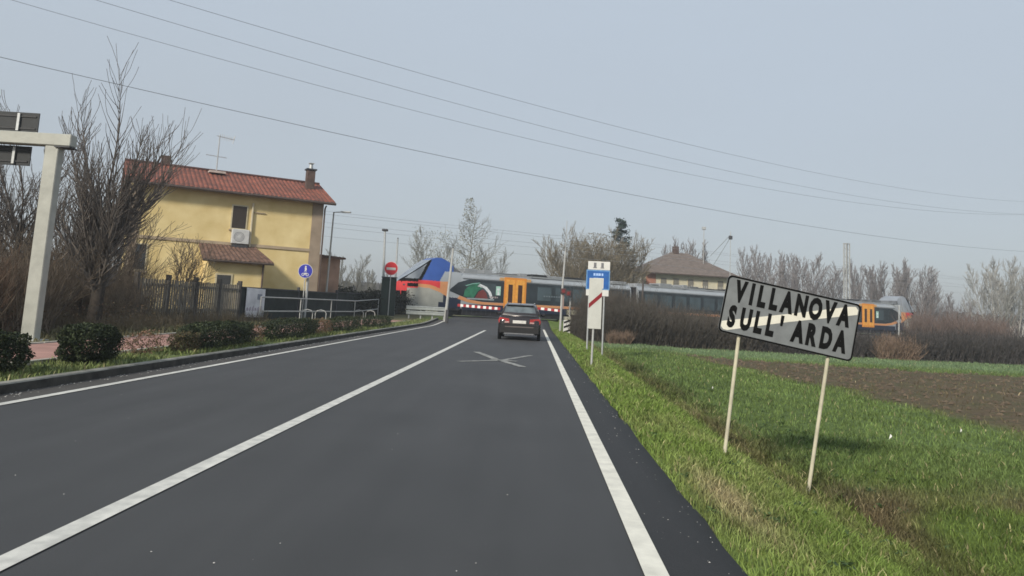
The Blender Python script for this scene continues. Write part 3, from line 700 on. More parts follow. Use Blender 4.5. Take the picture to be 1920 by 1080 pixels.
# ------------------------------------------------------------------ round signs and lamp posts on the left
def disc(mb, c, R, y, th=.006, n=28, mi=0):
    mb.prism([(R*math.cos(2*math.pi*i/n), R*math.sin(2*math.pi*i/n)) for i in range(n)], lambda u, v, w: Vector((c[0]+u, y-w, c[1]+v)), th, mi)
q = at(565, 598, 40.1); c_ = at(568, 508, 40.1); z = hz(q.x, q.y)
b1 = thing('cycle_path_sign', 'round blue sign with white walker and bicycle on a grey post', 'road sign', (q.x, q.y, z), R_(8))
hc = c_.z-z
MB().tube([(0, .03, -.1), (0, .03, hc+.3)], .03, 8).build('post', galv_light, b1)
MB().tube([(0.10, .35, -.1), (.10, .35, hc+.0)], .075, 10).build('thick_post', galv, b1)
mb = MB(); disc(mb, (0, hc), .39, 0); mb.build('sign_rim', white_p, b1)
mb = MB(); disc(mb, (0, hc), .365, -.008); mb.build('sign_disc', navy_blue_p, b1)
mb = MB(); disc(mb, (0, hc+.24), .045, -.016, .003, 12)
mb.prism([(-.05, .19), (.05, .19), (.07, .05), (.03, .04), (.06, -.04), (.02, -.04), (0, .03), (-.04, -.04), (-.07, -.04), (-.03, .05)], lambda u_, v_, w: Vector((u_, -.016-w, hc+v_)), .003)
for cx in (-.11, .11):
    n = 18; o_ = [(cx+.085*math.cos(2*math.pi*i/n), -.19+.085*math.sin(2*math.pi*i/n)) for i in range(n)]; i_ = [(cx+.055*math.cos(2*math.pi*i/n), -.19+.055*math.sin(2*math.pi*i/n)) for i in range(n)]
    mb.add([Vector((u_, -.019, hc+v_)) for u_, v_ in o_+i_], [(k, (k+1) % n, n+(k+1) % n, n+k) for k in range(n)])
mb.prism([(-.11, -.20), (-.03, -.09), (.07, -.09), (.11, -.20), (.09, -.20), (.05, -.115), (0, -.19), (-.03, -.19)], lambda u_, v_, w: Vector((u_, -.016-w, hc+v_)), .003)
mb.build('pictogram', white_p, b1)
q = at(727, 594, 50); c_ = at(727, 503, 50); z = hz(q.x, q.y)
b2 = thing('no_entry_sign', 'round red no entry sign with white bar left of the train', 'road sign', (q.x, q.y, z), R_(6)); hc = c_.z-z
MB().tube([(0, .03, -.1), (0, .03, hc+.3)], .035, 8).build('post', galv_light, b2)
mb = MB(); disc(mb, (0, hc), .47, 0); mb.build('sign_rim', mat('pale_pink_rim', (.75, .5, .5), .5), b2)
mb = MB(); disc(mb, (0, hc), .43, -.008); mb.build('sign_disc', mat('signal_red', (.62, .025, .035), .45), b2)
MB().box((0, -.017, hc-.02), (.62, .006, .17)).build('white_bar', white_p, b2)
q = at(725, 596, 51.5); z = hz(q.x, q.y)
cb = thing('equipment_cabinet', 'dark green roadside cabinet behind the no entry sign', 'cabinet', (q.x, q.y, z), R_(10))
MB().box((0, 0, 1.3), (1.0, .5, 2.6), bev=.03).build('cabinet_body', mat('dark_green_paint', (.02, .035, .028), .6, 0, .2, 3), cb)
MB().box((0, 0, 2.63), (1.1, .6, .06)).build('lid', dark_steel, cb)
for x in (-.25, .25): MB().box((x, -.26, 1.35), (.45, .02, 2.2)).build('door', mat('dark_green_door', (.028, .045, .036), .6, 0, .2, 3), cb)
def lamp_post(label, bpx, tpx, Y, r, head, grp='slim street lamps on the left', m=galv, name='street_lamp'):
    a = at(bpx[0], bpx[1], Y); b = at(tpx[0], tpx[1], Y); z = hz(a.x, a.y)
    t = thing(name, label, 'street lamp' if name == 'street_lamp' else 'mast', (a.x, a.y, z), 0, grp); h = b.z-z; dx = (b.x-a.x)
    MB().tube([(0, 0, -.1), (dx*.4, 0, h*.4), (dx, 0, h)], [r*1.25, r*1.1, r*.8], 9).build('pole', m, t)
    if head == 'arm':
        MB().tube([(dx, 0, h), (dx+.45, 0, h+.04)], .03, 6).build('arm', m, t); MB().box((dx+.75, 0, h+.05), (.6, .22, .09), bev=.03).build('lamp_head', galv, t)
    elif head == 'top':
        MB().box((dx, 0, h+.02), (.42, .30, .16), bev=.04).build('lamp_head', dark_steel, t)
    elif head == 'cap':
        MB().tube([(dx, 0, h-.02), (dx, 0, h+.06)], [r*.9, r*.5], 9).build('cap', dark_steel, t)
    return t
lamp_post('thin street lamp with a short arm at the right corner of the yellow house', (607, 597), (626, 398), 44, .055, 'arm')
lamp_post('grey lamp post with a dark head directly above the no entry sign', (716, 594), (722, 432), 53, .085, 'top')
lamp_post('plain grey pole right of the no entry sign', (737, 594), (746, 447), 54, .07, 'cap')
lamp_post('thick pale leaning pole in front of the train cab', (835, 590), (850, 465), 49.5, .085, 'cap', None, galv_light, 'pale_pole')
# guard rail before the nose
ga = at(766, 597, 50); gb = at(832, 594, 50.5); gz = hz((ga.x+gb.x)/2, 50)
gr_ = thing('guard_rail', 'short grey guard rail below the train nose', 'guard rail', (ga.x, ga.y, gz), math.atan2(gb.y-ga.y, gb.x-ga.x)); L = (gb-ga).length
for k in range(4): MB().box((L*k/3, .05, .35), (.09, .12, .9)).build('guard_rail_post', galv, gr_)
mb = MB()
for zz in (.42, .74):
    mb.prism([(-.1, zz-.13), (-.13, zz-.08), (-.06, zz-.04), (-.06, zz+.04), (-.13, zz+.08), (-.1, zz+.13)], lambda u_, v_, w: Vector((w-.2, u_, v_)), L+.4)
mb.build('beam', mat('grey_guard_beam', (.36, .38, .37), .55, .2, .12, 5), gr_)
# ------------------------------------------------------------------ yellow station house
HA = R_(31); HC = Vector((-12.5, 42.4, hz(-13, 41)))          # right front corner
hs_ = thing('yellow_house', 'two storey yellow plastered house with terracotta roof beside the railway', 'house', HC, HA)
# local: x along the front (0 = right corner, negative to the left), y back, z up
HL, HD, HE = 9.9, 7.2, 6.95
yel = mat('yellow_plaster', (.66, .50, .22), .9, 0, .10, .9, bump=.15, bscale=25, col2=(.76, .62, .33))
trim = mat('tan_plaster_trim', (.38, .30, .21), .9, 0, .15, 2)
roof_m = bpy.data.materials.new('terracotta_tiles'); roof_m.use_nodes = True
n_ = roof_m.node_tree; b_ = n_.nodes['Principled BSDF']; b_.inputs['Roughness'].default_value = .85
tc = n_.nodes.new('ShaderNodeTexCoord'); br = n_.nodes.new('ShaderNodeTexBrick'); mp = n_.nodes.new('ShaderNodeMapping'); mp.inputs['Scale'].default_value = (1, 1, 1)
n_.links.new(tc.outputs['UV'], mp.inputs[0]); n_.links.new(mp.outputs[0], br.inputs['Vector'])
br.inputs['Color1'].default_value = (.27, .085, .050, 1); br.inputs['Color2'].default_value = (.165, .060, .038, 1); br.inputs['Mortar'].default_value = (.07, .03, .025, 1)
br.inputs['Scale'].default_value = 1; br.inputs['Brick Width'].default_value = .24; br.inputs['Row Height'].default_value = .35; br.inputs['Mortar Size'].default_value = .02; br.offset = 0
no = n_.nodes.new('ShaderNodeTexNoise'); no.inputs['Scale'].default_value = 1.3; no.inputs['Detail'].default_value = 6; n_.links.new(tc.outputs['Object'], no.inputs['Vector'])
mi = n_.nodes.new('ShaderNodeMix'); mi.data_type = 'RGBA'; mi.blend_type = 'MULTIPLY'; mi.inputs['Factor'].default_value = .8
rp = n_.nodes.new('ShaderNodeValToRGB'); rp.color_ramp.elements[0].position = .3; rp.color_ramp.elements[0].color = (.55, .5, .5, 1); rp.color_ramp.elements[1].position = .7; rp.color_ramp.elements[1].color = (1.25, 1.15, 1.1, 1)
n_.links.new(no.outputs['Fac'], rp.inputs[0]); n_.links.new(br.outputs['Color'], mi.inputs['A']); n_.links.new(rp.outputs[0], mi.inputs['B']); n_.links.new(mi.outputs['Result'], b_.inputs['Base Color'])
def roof_slab(name, p00, p10, p11, p01, th, m, parent, bend=0.0):
    "tiled slab with ribbed upper face; p00-p10 is the eave"
    p00, p10, p11, p01 = [Vector(p) for p in (p00, p10, p11, p01)]
    nrm = (p10-p00).cross(p01-p00).normalized(); L = (p10-p00).length; W = (p01-p00).length
    nu = max(2, int(L/.12)); nv = max(2, int(W/.36)); mb = MB()
    for j in range(nv+1):
        for i in range(nu+1):
            u_, v_ = i/nu, j/nv; a = p00.lerp(p10, u_); b = p01.lerp(p11, u_); p = a.lerp(b, v_)
            mb.v.append(tuple(p+nrm*(.035*(i % 2)+.012*nz(u_*L, v_*W, 1, 1.3)) + Vector((0, 0, -bend*math.sin(u_*math.pi)))))
    for j in range(nv):
        for i in range(nu): mb.f.append((j*(nu+1)+i, j*(nu+1)+i+1, (j+1)*(nu+1)+i+1, (j+1)*(nu+1)+i)); mb.m.append(0)
    mb.add([p00-nrm*th, p10-nrm*th, p11-nrm*th, p01-nrm*th, p00, p10, p11, p01], [(0, 3, 2, 1), (0, 1, 5, 4), (1, 2, 6, 5), (2, 3, 7, 6), (3, 0, 4, 7)])
    o = mb.build(name, m, parent); me = o.data; uv = me.uv_layers.new(name='UVMap')
    eu = (p10-p00).normalized(); ev = (p01-p00).normalized()
    for l in me.loops:
        d_ = Vector(me.vertices[l.vertex_index].co)-p00; uv.data[l.index].uv = (d_.dot(eu), d_.dot(ev))
    return o
wm = MB()
RH = 1.30
wm.prism([(0, -.3), (0, HE-.26), (HD/2, HE+RH-.26), (HD, HE-.26), (HD, -.3)], lambda u_, v_, w: Vector((-HL+w, u_, v_)), HL)
wm.build('wall', yel, hs_)
ov = .55
roof_slab('roof', (-HL-.5, -ov, HE-.28), (.55, -ov, HE-.28), (.55, HD/2, HE+RH), (-HL-.5, HD/2, HE+RH), .12, roof_m, hs_)
roof_slab('roof', (.55, HD+ov, HE-.28), (-HL-.5, HD+ov, HE-.28), (-HL-.5, HD/2, HE+RH+.003), (.55, HD/2, HE+RH+.003), .12, roof_m, hs_)
MB().tube([(-HL-.5, HD/2, HE+RH+.03), (.56, HD/2, HE+RH+.03)], .10, 8).build('ridge_tiles', roof_m, hs_)
MB().tube([(-HL-.5, -ov-.07, HE-.36), (.56, -ov-.07, HE-.36)], .075, 8).build('gutter_pipe', mat('dark_gutter', (.07, .05, .04), .6), hs_)
MB().box((-HL/2, -.03, 3.86), (HL+.04, .06, .16)).build('string_course', trim, hs_)
MB().box((-.30, -.035, 3.3), (.62, .07, 6.6)).build('corner_pilaster', mat('grey_brown_quoin', (.30, .235, .175), .9, 0, .2, 1.4), hs_)
MB().box((-HL+.2, -.035, 3.3), (.4, .07, 6.6)).build('corner_pilaster', mat('grey_brown_quoin'), hs_)
MB().tube([(.08, -.10, 0), (.08, -.10, 6.3), (.06, -.4, 6.45)], .05, 7).build('downpipe', mat('brown_pipe', (.10, .07, .055), .5), hs_)
wx = lambda px, py: None
def house_x(px_, py_):
    "where the sight line of a pixel meets the front wall, in the house frame"
    r = cF*FPX + ix*(px_-PPX) + iy*(py_-PPY); o = Vector((0, 0, CH)); nrm = Vector((math.sin(HA), -math.cos(HA), 0))
    t = (HC-o).dot(nrm)/r.dot(nrm); p = o+r*t-HC
    return p.x*math.cos(HA)+p.y*math.sin(HA), p.z
def window(parent, x0, x1, z0, z1, y=0.0, name='window', dark=glass_d, sill=True, fr=.07):
    w_ = MB(); w_.box(((x0+x1)/2, y-.025, (z0+z1)/2), (x1-x0, .05, z1-z0)); f_ = w_.build(name, mat('pale_window_frame', (.52, .45, .30), .7), parent)
    p_ = MB(); p_.box(((x0+x1)/2, y-.054, (z0+z1)/2), (x1-x0-2*fr, .012, z1-z0-2*fr)); p_.build('pane', dark, f_)
    if sill: MB().box(((x0+x1)/2, y-.08, z0-.04), (x1-x0+.12, .16, .07)).build('sill', trim, f_)
    return f_
shut = mat('dark_brown_shutter', (.035, .026, .02), .7, 0, .2, 6, stretch=(1, 1, 8))
xa, za = house_x(438, 386); xb, zb = house_x(459, 430)
window(hs_, xa-.08, xb+.08, zb-.05, za+.08, dark=shut)
xa, za = house_x(236, 372); window(hs_, xa-.3, xa+.5, za-1.0, za+.3, dark=shut)
xa, za = house_x(258, 455); xb, zb = house_x(258, 500); window(hs_, xa-.5, xa+.5, zb-.2, za, dark=glass_d)
xa, za = house_x(434, 430); xb, zb = house_x(464, 460)
ac = thing('air_conditioner', 'white outdoor air conditioning unit on the yellow wall below the upper window', 'air conditioner', HC, HA)
MB().box(((xa+xb)/2, -.20, (za+zb)/2+.02), (xb-xa, .34, za-zb), bev=.03).build('casing', mat('grey_white_casing', (.50, .50, .49), .5, 0, .1, 5), ac)
mb = MB(); c0 = Vector(((xa+xb)/2-.08, -.375, (za+zb)/2)); n = 20
for R1 in (.27, .20, .13):
    o_ = [(R1*math.cos(2*math.pi*i/n), R1*math.sin(2*math.pi*i/n)) for i in range(n)]
    mb.add([c0+Vector((u_*k, 0, v_*k)) for k in (1, .9) for u_, v_ in o_], [(k, (k+1) % n, n+(k+1) % n, n+k) for k in range(n)])
mb.build('fan_grille', mat('grey_grille', (.16, .16, .17), .6), ac)
MB().box(((xa+xb)/2, -.20, zb-.10), (xb-xa-.1, .3, .16)).build('bracket', dark_steel, ac)
xp, zp = house_x(473, 400)
MB().tube([(xp, -.08, 3.0), (xp, -.08, 6.2)], .06, 7).build('downpipe', mat('pale_pipe', (.55, .48, .34), .6), hs_)
mb = MB(); mb.box((xp+.35, -.05, 5.7), (.7, .03, .05)); mb.build('conduit', trim, hs_)
# annex
x0a, _ = house_x(400, 520); AX0, AX1, AY = -6.15, -3.35, 2.0
an = MB(); an.prism([(0, -.3), (0, 3.5), (-AY, 2.92), (-AY, -.3)], lambda u_, v_, w: Vector((AX0+w, u_-.005, v_)), AX1-AX0); an.build('annex_wall', yel, hs_)
roof_slab('annex_roof', (AX0-.35, -AY-.45, 2.86), (AX1+.35, -AY-.45, 2.86), (AX1-.25, -.08, 3.76), (AX0-.35, -.08, 3.76), .10, mat('brown_tiles', (.13, .075, .055), .9, 0, .45, 3.5, bump=.4, bscale=12), hs_)
MB().tube([(AX0-.35, -AY-.50, 2.80), (AX1+.35, -AY-.50, 2.80)], .06, 7).build('gutter_pipe', mat('dark_gutter'), hs_)
window(hs_, AX0+.38, AX0+1.22, .0, 2.18, -AY-.005, 'door', mat('grey_door', (.045, .045, .045), .6), False, .08)
MB().tube([(AX1-.1, -AY-.08, 0), (AX1-.1, -AY-.08, 2.8)], .045, 7).build('downpipe', mat('brown_pipe'), hs_)
# low lean-to beyond the right corner
le = MB(); le.box((.9, 3.2, 1.75), (1.7, 3.0, 3.7)); le.build('side_extension', mat('red_brown_wall', (.34, .22, .16), .9, 0, .3, 1.2), hs_)
roof_slab('extension_roof', (-.0, 1.4, 3.75), (2.0, 1.4, 3.65), (2.0, 4.9, 3.75), (0, 4.9, 3.85), .1, mat('brown_tiles'), hs_)
# chimneys and aerial
def chimney(x, y, z0, z1, cap=True):
    c = MB().box((x, y, (z0+z1)/2), (.48, .48, z1-z0), bev=.02).build('chimney', mat('dark_brick_chimney', (.09, .06, .05), .9, 0, .3, 3), hs_)
    if cap:
        MB().box((x, y, z1+.05), (.62, .62, .08)).build('cap', dark_steel, c); MB().tube([(x, y, z1+.08), (x, y, z1+.40)], [.13, .10], 9).build('flue', galv, c)
        MB().box((x, y, z1+.44), (.3, .3, .04)).build('cowl', galv_light, c)
chimney(-.35, 2.3, 7.2, 8.85)
chimney(-8.3, 3.9, 7.9, 8.85, False)
ae = thing('roof_aerial', 'television aerial mast on the terracotta roof ridge', 'aerial', HC, HA)
MB().tube([(-5.6, 3.3, 8.0), (-5.6, 3.3, 10.4)], .035, 7).build('mast', galv, ae)
mb = MB(); mb.tube([(-5.75, 3.3, 10.35), (-4.75, 3.3, 10.25)], .025, 5)
for k in range(7): mb.tube([(-5.6+.13*k, 3.3, 10.12-.0*k), (-5.6+.13*k, 3.3, 10.52-.02*k)], .013, 4)
mb.tube([(-4.85, 3.3, 10.0), (-4.75, 3.3, 10.5)], .02, 4); mb.build('aerial_boom', galv, ae)
mb = MB(); mb.tube([(-6.25, 3.3, 9.15), (-5.1, 3.3, 9.10)], .02, 5); [mb.tube([(-6.2+.2*k, 3.15, 9.14), (-6.2+.2*k, 3.45, 9.14)], .012, 4) for k in range(6)]
mb.build('aerial_boom', galv, ae)
MB().box((-5.6, 3.0, 8.12), (.9, .7, .12)).build('mortar_patch', mat('pale_mortar', (.45, .38, .34), .9), ae)

# ------------------------------------------------------------------ train
tr = thing('train', 'blue, red and silver passenger train with orange doors crossing the road', 'train', (T0.x, T0.y, RAILZ), TA)
TL, TW = 63.9, 2.82
silver = mat('train_silver', (.38, .40, .42), .38, .25, .10, .8)
dark_band = mat('train_dark_band', (.018, .026, .032), .16, 0, .4, .6, spec=.55)
navy = mat('train_navy', (.012, .018, .040), .4, 0, .1, 1)
orange = mat('train_orange', (.72, .27, .035), .42, 0, .05, 2)
orange_l = mat('train_orange_stripe', (.60, .27, .12), .45, 0, .05, 2)
t_red = mat('train_red', (.62, .045, .05), .4, 0, .05, 2)
t_blue = mat('train_blue', (.03, .085, .32), .38, 0, .08, 2)
t_skirt = mat('train_grey_skirt', (.34, .34, .31), .5, .1, .15, 1.5)
under = mat('train_underframe', (.018, .018, .022), .8, 0, .4, 3)
roofgear = mat('train_roof_gear', (.12, .125, .13), .7, .1, .4, 2)
t_glass = mat('train_windscreen', (.20, .22, .25), .12, 0, .3, 1, spec=.8)
def lerp_tab(tab, x):
    if x <= tab[0][0]: return tab[0][1]
    for (a, u0), (b, u1) in zip(tab, tab[1:]):
        if x <= b: return u0+(u1-u0)*(x-a)/(b-a)
    return tab[-1][1]
TOP = [(0, 2.35), (.25, 2.62), (.8, 3.02), (1.6, 3.62), (2.4, 4.22), (2.9, 4.44), (3.4, 4.44), (4.0, 4.15), (4.6, 3.62), (5.0, 3.42)]
BOT = [(0, 1.55), (.35, 1.45), (.36, .62), (.8, .46), (5, .46)]
def yin(s, z):
    t = max(0, 1-s/3.4); base = 1.15*t**2.2
    return base + .42*max(0, (z-2.4)/2)**1.6 + (.10 if s < 5 else 0)*0
def cab_class(s, z):
    top = lerp_tab(TOP, s)
    # sloping windscreen edge
    if z > 2.62:
        if z > top-.10 and s < 2.5: return 'pillar'
        e0 = 1.72+(z-2.6)*.50      # front edge of the blue band
        if s < e0-.25: return 'side_window' if s > .5 and z > 2.72 else 'pillar'
        if s < e0: return 'pillar'
        e1 = 3.1+(z-2.6)*.6
        if s < e1 and z < 4.35: return 'blue'
        if z > 3.4: return 'blue' if s < 4.3 else 'dark'
        return 'silver'
    ob = 2.35-.0*s - .03*max(0, s-1.4)**2*4.2    # lower edge of the orange sweep
    if z > 2.48 and s < 1.5: return 'pillar'
    if s < .72 and z > 1.75: return 'red'
    if s < 1.5 and 2.10 < z < 2.36: return 'pillar'
    if s < 1.5 and z > 2.0: return 'red'
    lo = lerp_tab([(1.4, 2.08), (2.4, 2.04), (3.2, 1.78), (3.9, 1.42)], s)
    if z > lo+.26 and s < 3.2: return 'red'
    if z > lo and s < 4.0: return 'orange'
    if s < .78: return 'black'
    if s < 3.1 or (s < 3.5 and z > 1.0): return 'skirt' if z > .62 else 'under'
    if z > lo: return 'silver'
    return 'navy' if z > .62 else 'under'
cab_parts = {'pillar': ('windscreen_frame', black), 'side_window': ('cab_window', t_glass), 'blue': ('blue_hood', t_blue), 'dark': ('roof_fairing', roofgear), 'silver': ('cab_shell', silver),
             'red': ('red_nose', t_red), 'orange': ('orange_sweep', orange_l), 'skirt': ('grey_skirt', t_skirt), 'under': ('underframe', under), 'black': ('coupler_fairing', black), 'navy': ('navy_panel', navy)}
slate = mat('train_slate_hood', (.27, .29, .32), .4, .1, .1, 1)
def build_cab(fl):
    acc = {}
    S = np.arange(0, 5.0001, .0625); T = np.linspace(0, 1, 64)
    def P(s, t, far):
        b, tp = lerp_tab(BOT, s), lerp_tab(TOP, s); z = b+(tp-b)*t; y = yin(s, z); y = TW-y if far else y
        return (TL-s if fl else s, y, z)
    for i in range(len(S)-1):
        for j in range(len(T)-1):
            sm = (S[i]+S[i+1])/2; tm = (T[j]+T[j+1])/2; z = lerp_tab(BOT, sm)+(lerp_tab(TOP, sm)-lerp_tab(BOT, sm))*tm
            c = cab_class(sm, z)
            for far in (0, 1):
                mb = acc.setdefault((c, far), MB())
                q = [P(S[i], T[j], far), P(S[i+1], T[j], far), P(S[i+1], T[j+1], far), P(S[i], T[j+1], far)]
                mb.add(q if (far ^ fl) == 0 else q[::-1], [(0, 1, 2, 3)])
        sm = (S[i]+S[i+1])/2; c = 'side_window' if sm < 2.5 else ('blue' if sm < 4.3 else 'dark')
        q = [P(S[i], 1, 0), P(S[i+1], 1, 0), P(S[i+1], 1, 1), P(S[i], 1, 1)]
        acc.setdefault((c, 2), MB()).add(q if not fl else q[::-1], [(0, 1, 2, 3)])
    for j in range(len(T)-1):
        q = [P(0, T[j], 1), P(0, T[j], 0), P(0, T[j+1], 0), P(0, T[j+1], 1)]
        acc.setdefault(('red', 0), MB()).add(q if not fl else q[::-1], [(0, 1, 2, 3)])
    for (c, sd_), mb in acc.items(): mb.build('hood' if (fl and c == 'blue') else cab_parts[c][0], slate if (fl and c == 'blue') else cab_parts[c][1], tr, c not in ('pillar',))
    x = (lambda s: TL-s) if fl else (lambda s: s)
    for yy in (yin(.5, 2.2)-.02, TW-yin(.5, 2.2)+.02):
        MB().box((x(.62), yy, 2.22), (.34, .08, .13), bev=.02).build('headlight', mat('headlight_lens', (.12, .12, .13), .2, 0, .1, 4), tr)
build_cab(0); build_cab(1)
cars = [(5.0, 21.6), (22.3, 41.6), (42.3, 58.9)]
doors = [9.8, 36.3, 54.1]
HT = 3.42
for ci, (s0, s1) in enumerate(cars):
    prof = [(0, .62), (0, 2.75), (.06, 3.1), (.26, 3.34), (.62, HT), (TW-.62, HT), (TW-.26, 3.34), (TW-.06, 3.1), (TW, 2.75), (TW, .62)]
    mb = MB(); mb.prism(prof, lambda u_, v_, w, s0=s0: Vector((s0+w, u_, v_)), s1-s0); mb.build('car_body', silver, tr)
    # dark window band, its lower orange stripe and navy sill
    f0 = s0 if ci else s0-1.15; f1 = s1 if ci < 2 else s1+1.15
    def strip_(x0, x1, z0, z1, y, m, nm):
        q = MB()
        for yy in (y, TW-y): q.box(((x0+x1)/2, yy, (z0+z1)/2), (x1-x0, .02, z1-z0))
        q.build(nm, m, tr)
    strip_(s0+.1, s1-.1, .50, .98, -.006, navy, 'navy_sill')
    strip_(s0+.1, s1-.1, 2.93, 2.99, -.004, mat('train_band_edge', (.10, .105, .11), .5), 'cantrail_line')
    q = MB()
    if ci == 0: poly = [(s0-1.1, 1.95), (s0-.3, 2.62), (s0+.6, 2.90), (s1-.15, 2.90), (s1-.15, 1.22), (s0+1.9, 1.22), (s0+.8, 1.34), (s0-.1, 1.62)]
    elif ci == 2: poly = [(s1+1.1, 1.95), (s1+.3, 2.62), (s1-.6, 2.90), (s0+.15, 2.90), (s0+.15, 1.22), (s1-1.9, 1.22), (s1-.8, 1.34), (s1+.1, 1.62)]
    else: poly = [(s0+.15, 1.22), (s1-.15, 1.22), (s1-.15, 2.90), (s0+.15, 2.90)]
    q.prism(poly, lambda u_, v_, w: Vector((u_, -.016+w, v_)), .016); q.prism(poly, lambda u_, v_, w: Vector((u_, TW+.016-w, v_)), .016)
    q.build('window_band', dark_band, tr)
    q = MB()
    if ci == 0: poly = [(s0-1.2, 1.62), (s0-.1, 1.60), (s0+.8, 1.33), (s0+1.9, 1.20), (s1-.15, 1.20), (s1-.15, 1.0), (s0+1.8, 1.0), (s0+.6, 1.12), (s0-.3, 1.36), (s0-1.2, 1.9)][1:-1]
    elif ci == 2: poly = [(s1+.1, 1.60), (s1-.8, 1.33), (s1-1.9, 1.20), (s0+.15, 1.20), (s0+.15, 1.0), (s1-1.8, 1.0), (s1-.6, 1.12), (s1+.3, 1.36)]
    else: poly = [(s0+.15, 1.0), (s1-.15, 1.0), (s1-.15, 1.20), (s0+.15, 1.20)]
    q.prism(poly, lambda u_, v_, w: Vector((u_, -.020+w, v_)), .02); q.prism(poly, lambda u_, v_, w: Vector((u_, TW+.02-w, v_)), .02); q.build('orange_stripe', orange_l, tr)
    # window panes in the band
    x = s0+(1.6 if ci == 0 else .8)
    while x+1.6 < s1-.4:
        if not any(abs(x+.8-d_) < 1.9 for d_ in doors):
            o = MB(); o.box((x+.75, -.020, 2.12), (1.35, .012, 1.1), bev=.004); o.build('window', mat('train_window_glass', (.035, .055, .065), .10, 0, .5, .7, spec=.8), tr)
        x += 1.75
    # roof equipment
    rg_ = random.Random(40+ci); x = s0+.5
    while x < s1-1.2:
        mb = MB(); L = rg_.uniform(.5, 1.9); L = min(L, s1-.3-x); h = rg_.uniform(.18, .42); wdt = rg_.uniform(1.2, 2.0)
        mb.box((x+L/2, TW/2+rg_.uniform(-.2, .1), HT+h/2-.01), (L, wdt, h), bev=.03); x += L+rg_.uniform(.1, .6)
        mb.build('roof_equipment', rg_.choice((roofgear, mat('black_roof_gear', (.02, .02, .022), .8), mat('pale_roof_gear', (.26, .27, .28), .6, .1, .2, 2))), tr)
    mb = MB()
    for yy in (.22, TW-.22): mb.box(((s0+s1)/2, yy, HT+.04), (s1-s0-.4, .05, .12))
    mb.build('roof_rail', mat('roof_rail_grey', (.26, .27, .28), .6), tr)
    MB().box(((s0+s1)/2, TW/2, .38), (s1-s0-.4, TW-.2, .6)).build('underframe', under, tr)
for gx_ in (21.6, 41.6): MB().box((gx_+.35, TW/2, 1.9), (.74, TW-.4, 2.7)).build('gangway', under, tr)
for d_ in doors:
    mb = MB(); mb.box((d_, -.012, 2.02), (2.05, .05, 2.55)); db = mb.build('door', orange, tr)
    MB().box((d_, -.013, 3.12), (2.9, .03, .24)).build('door_header', mat('train_pale_orange', (.60, .34, .14), .45), db)
    for k in (-.45, .45):
        MB().box((d_+k, -.042, 2.02), (.82, .02, 2.2)).build('door_leaf', mat('train_orange_leaf', (.80, .36, .06), .42), db)
        MB().box((d_+k, -.054, 2.0), (.40, .012, 1.45), bev=.005).build('door_glass', mat('brown_glass', (.06, .02, .01), .15), db)
# bogies
for bx in (3.2, 21.9, 41.9, TL-3.2):
    bg_ = MB(); bg_.box((bx, .32, .47), (3.3, .14, .22), bev=.03); bg_.box((bx, TW-.32, .47), (3.3, .14, .22), bev=.03); bg_.box((bx, TW/2, .5), (.6, TW-.7, .3))
    bo = bg_.build('bogie', under, tr)
    for wx_ in (-1.25, 1.25):
        w_ = MB()
        for yy in (.66, TW-.66): w_.tube([(bx+wx_, yy-.07, .42), (bx+wx_, yy+.07, .42)], .42, 20)
        w_.build('wheel', dark_steel, bo)
# tricolour picture on the first dark panel, and the regional logo next to the door
for (pts, m_) in (([(5.2, 1.55), (6.1, 1.50), (6.4, 2.0), (6.9, 2.4), (6.3, 2.62), (5.7, 2.45), (5.3, 2.1)], mat('green_graphic', (.03, .16, .09), .5, 0, .4, 3)),
                  ([(6.2, 1.5), (7.35, 1.46), (7.2, 1.9), (6.9, 2.2), (6.5, 2.0)], mat('dim_red_graphic', (.17, .035, .03), .5)),
                  ([(6.35, 2.42), (6.95, 2.30), (7.35, 1.95), (7.6, 1.5), (7.8, 1.52), (7.6, 2.02), (7.2, 2.42), (6.6, 2.62)], mat('white_graphic', (.72, .74, .76), .5)),
                  ([(5.3, 2.42), (5.9, 2.62), (6.6, 2.72), (6.6, 2.66), (5.9, 2.55), (5.4, 2.38)], mat('pale_green_graphic', (.2, .42, .34), .5))):
    q = MB(); q.prism(pts, lambda u_, v_, w: Vector((u_, -.030+w, v_)), .003); q.build('painted_graphic', m_, tr)
q = MB(); q.box((6.7, -.030, 1.42), (2.4, .003, .12)); q.build('painted_graphic', mat('grey_graphic', (.28, .32, .33), .5), tr)
for p0 in ((8.25, 2.1), (TL-8.25, 2.1)):
    q = MB(); q.box((p0[0], -.030, p0[1]+.06), (.42, .004, .72)); q.build('logo_panel', mat('mint_logo', (.40, .62, .52), .5), tr)
    q = MB(); q.prism([(-.08, -.28), (.10, -.28), (.10, -.08), (-.0, .02), (.15, .18), (.15, .24), (-.12, .24), (-.12, .14), (-.02, .02), (-.08, -.1)], lambda u_, v_, w, p0=p0: Vector((p0[0]+u_, -.035+w, p0[1]+v_)), .003); q.build('logo_mark', mat('white_graphic'), tr)
q = MB()
for k in range(5): q.box((7.5+.17*k, -.030, 1.62), (.12, .003, .15 if k % 2 else .11))
q.build('fleet_lettering', mat('dim_grey_lettering', (.33, .27, .27), .5), tr)
q = MB()
for k in range(9): q.box((12.6+.24*k, -.034, 1.95), (.16, .003, .12))
q.build('fleet_lettering', mat('dim_blue_lettering', (.12, .15, .17), .5), tr)

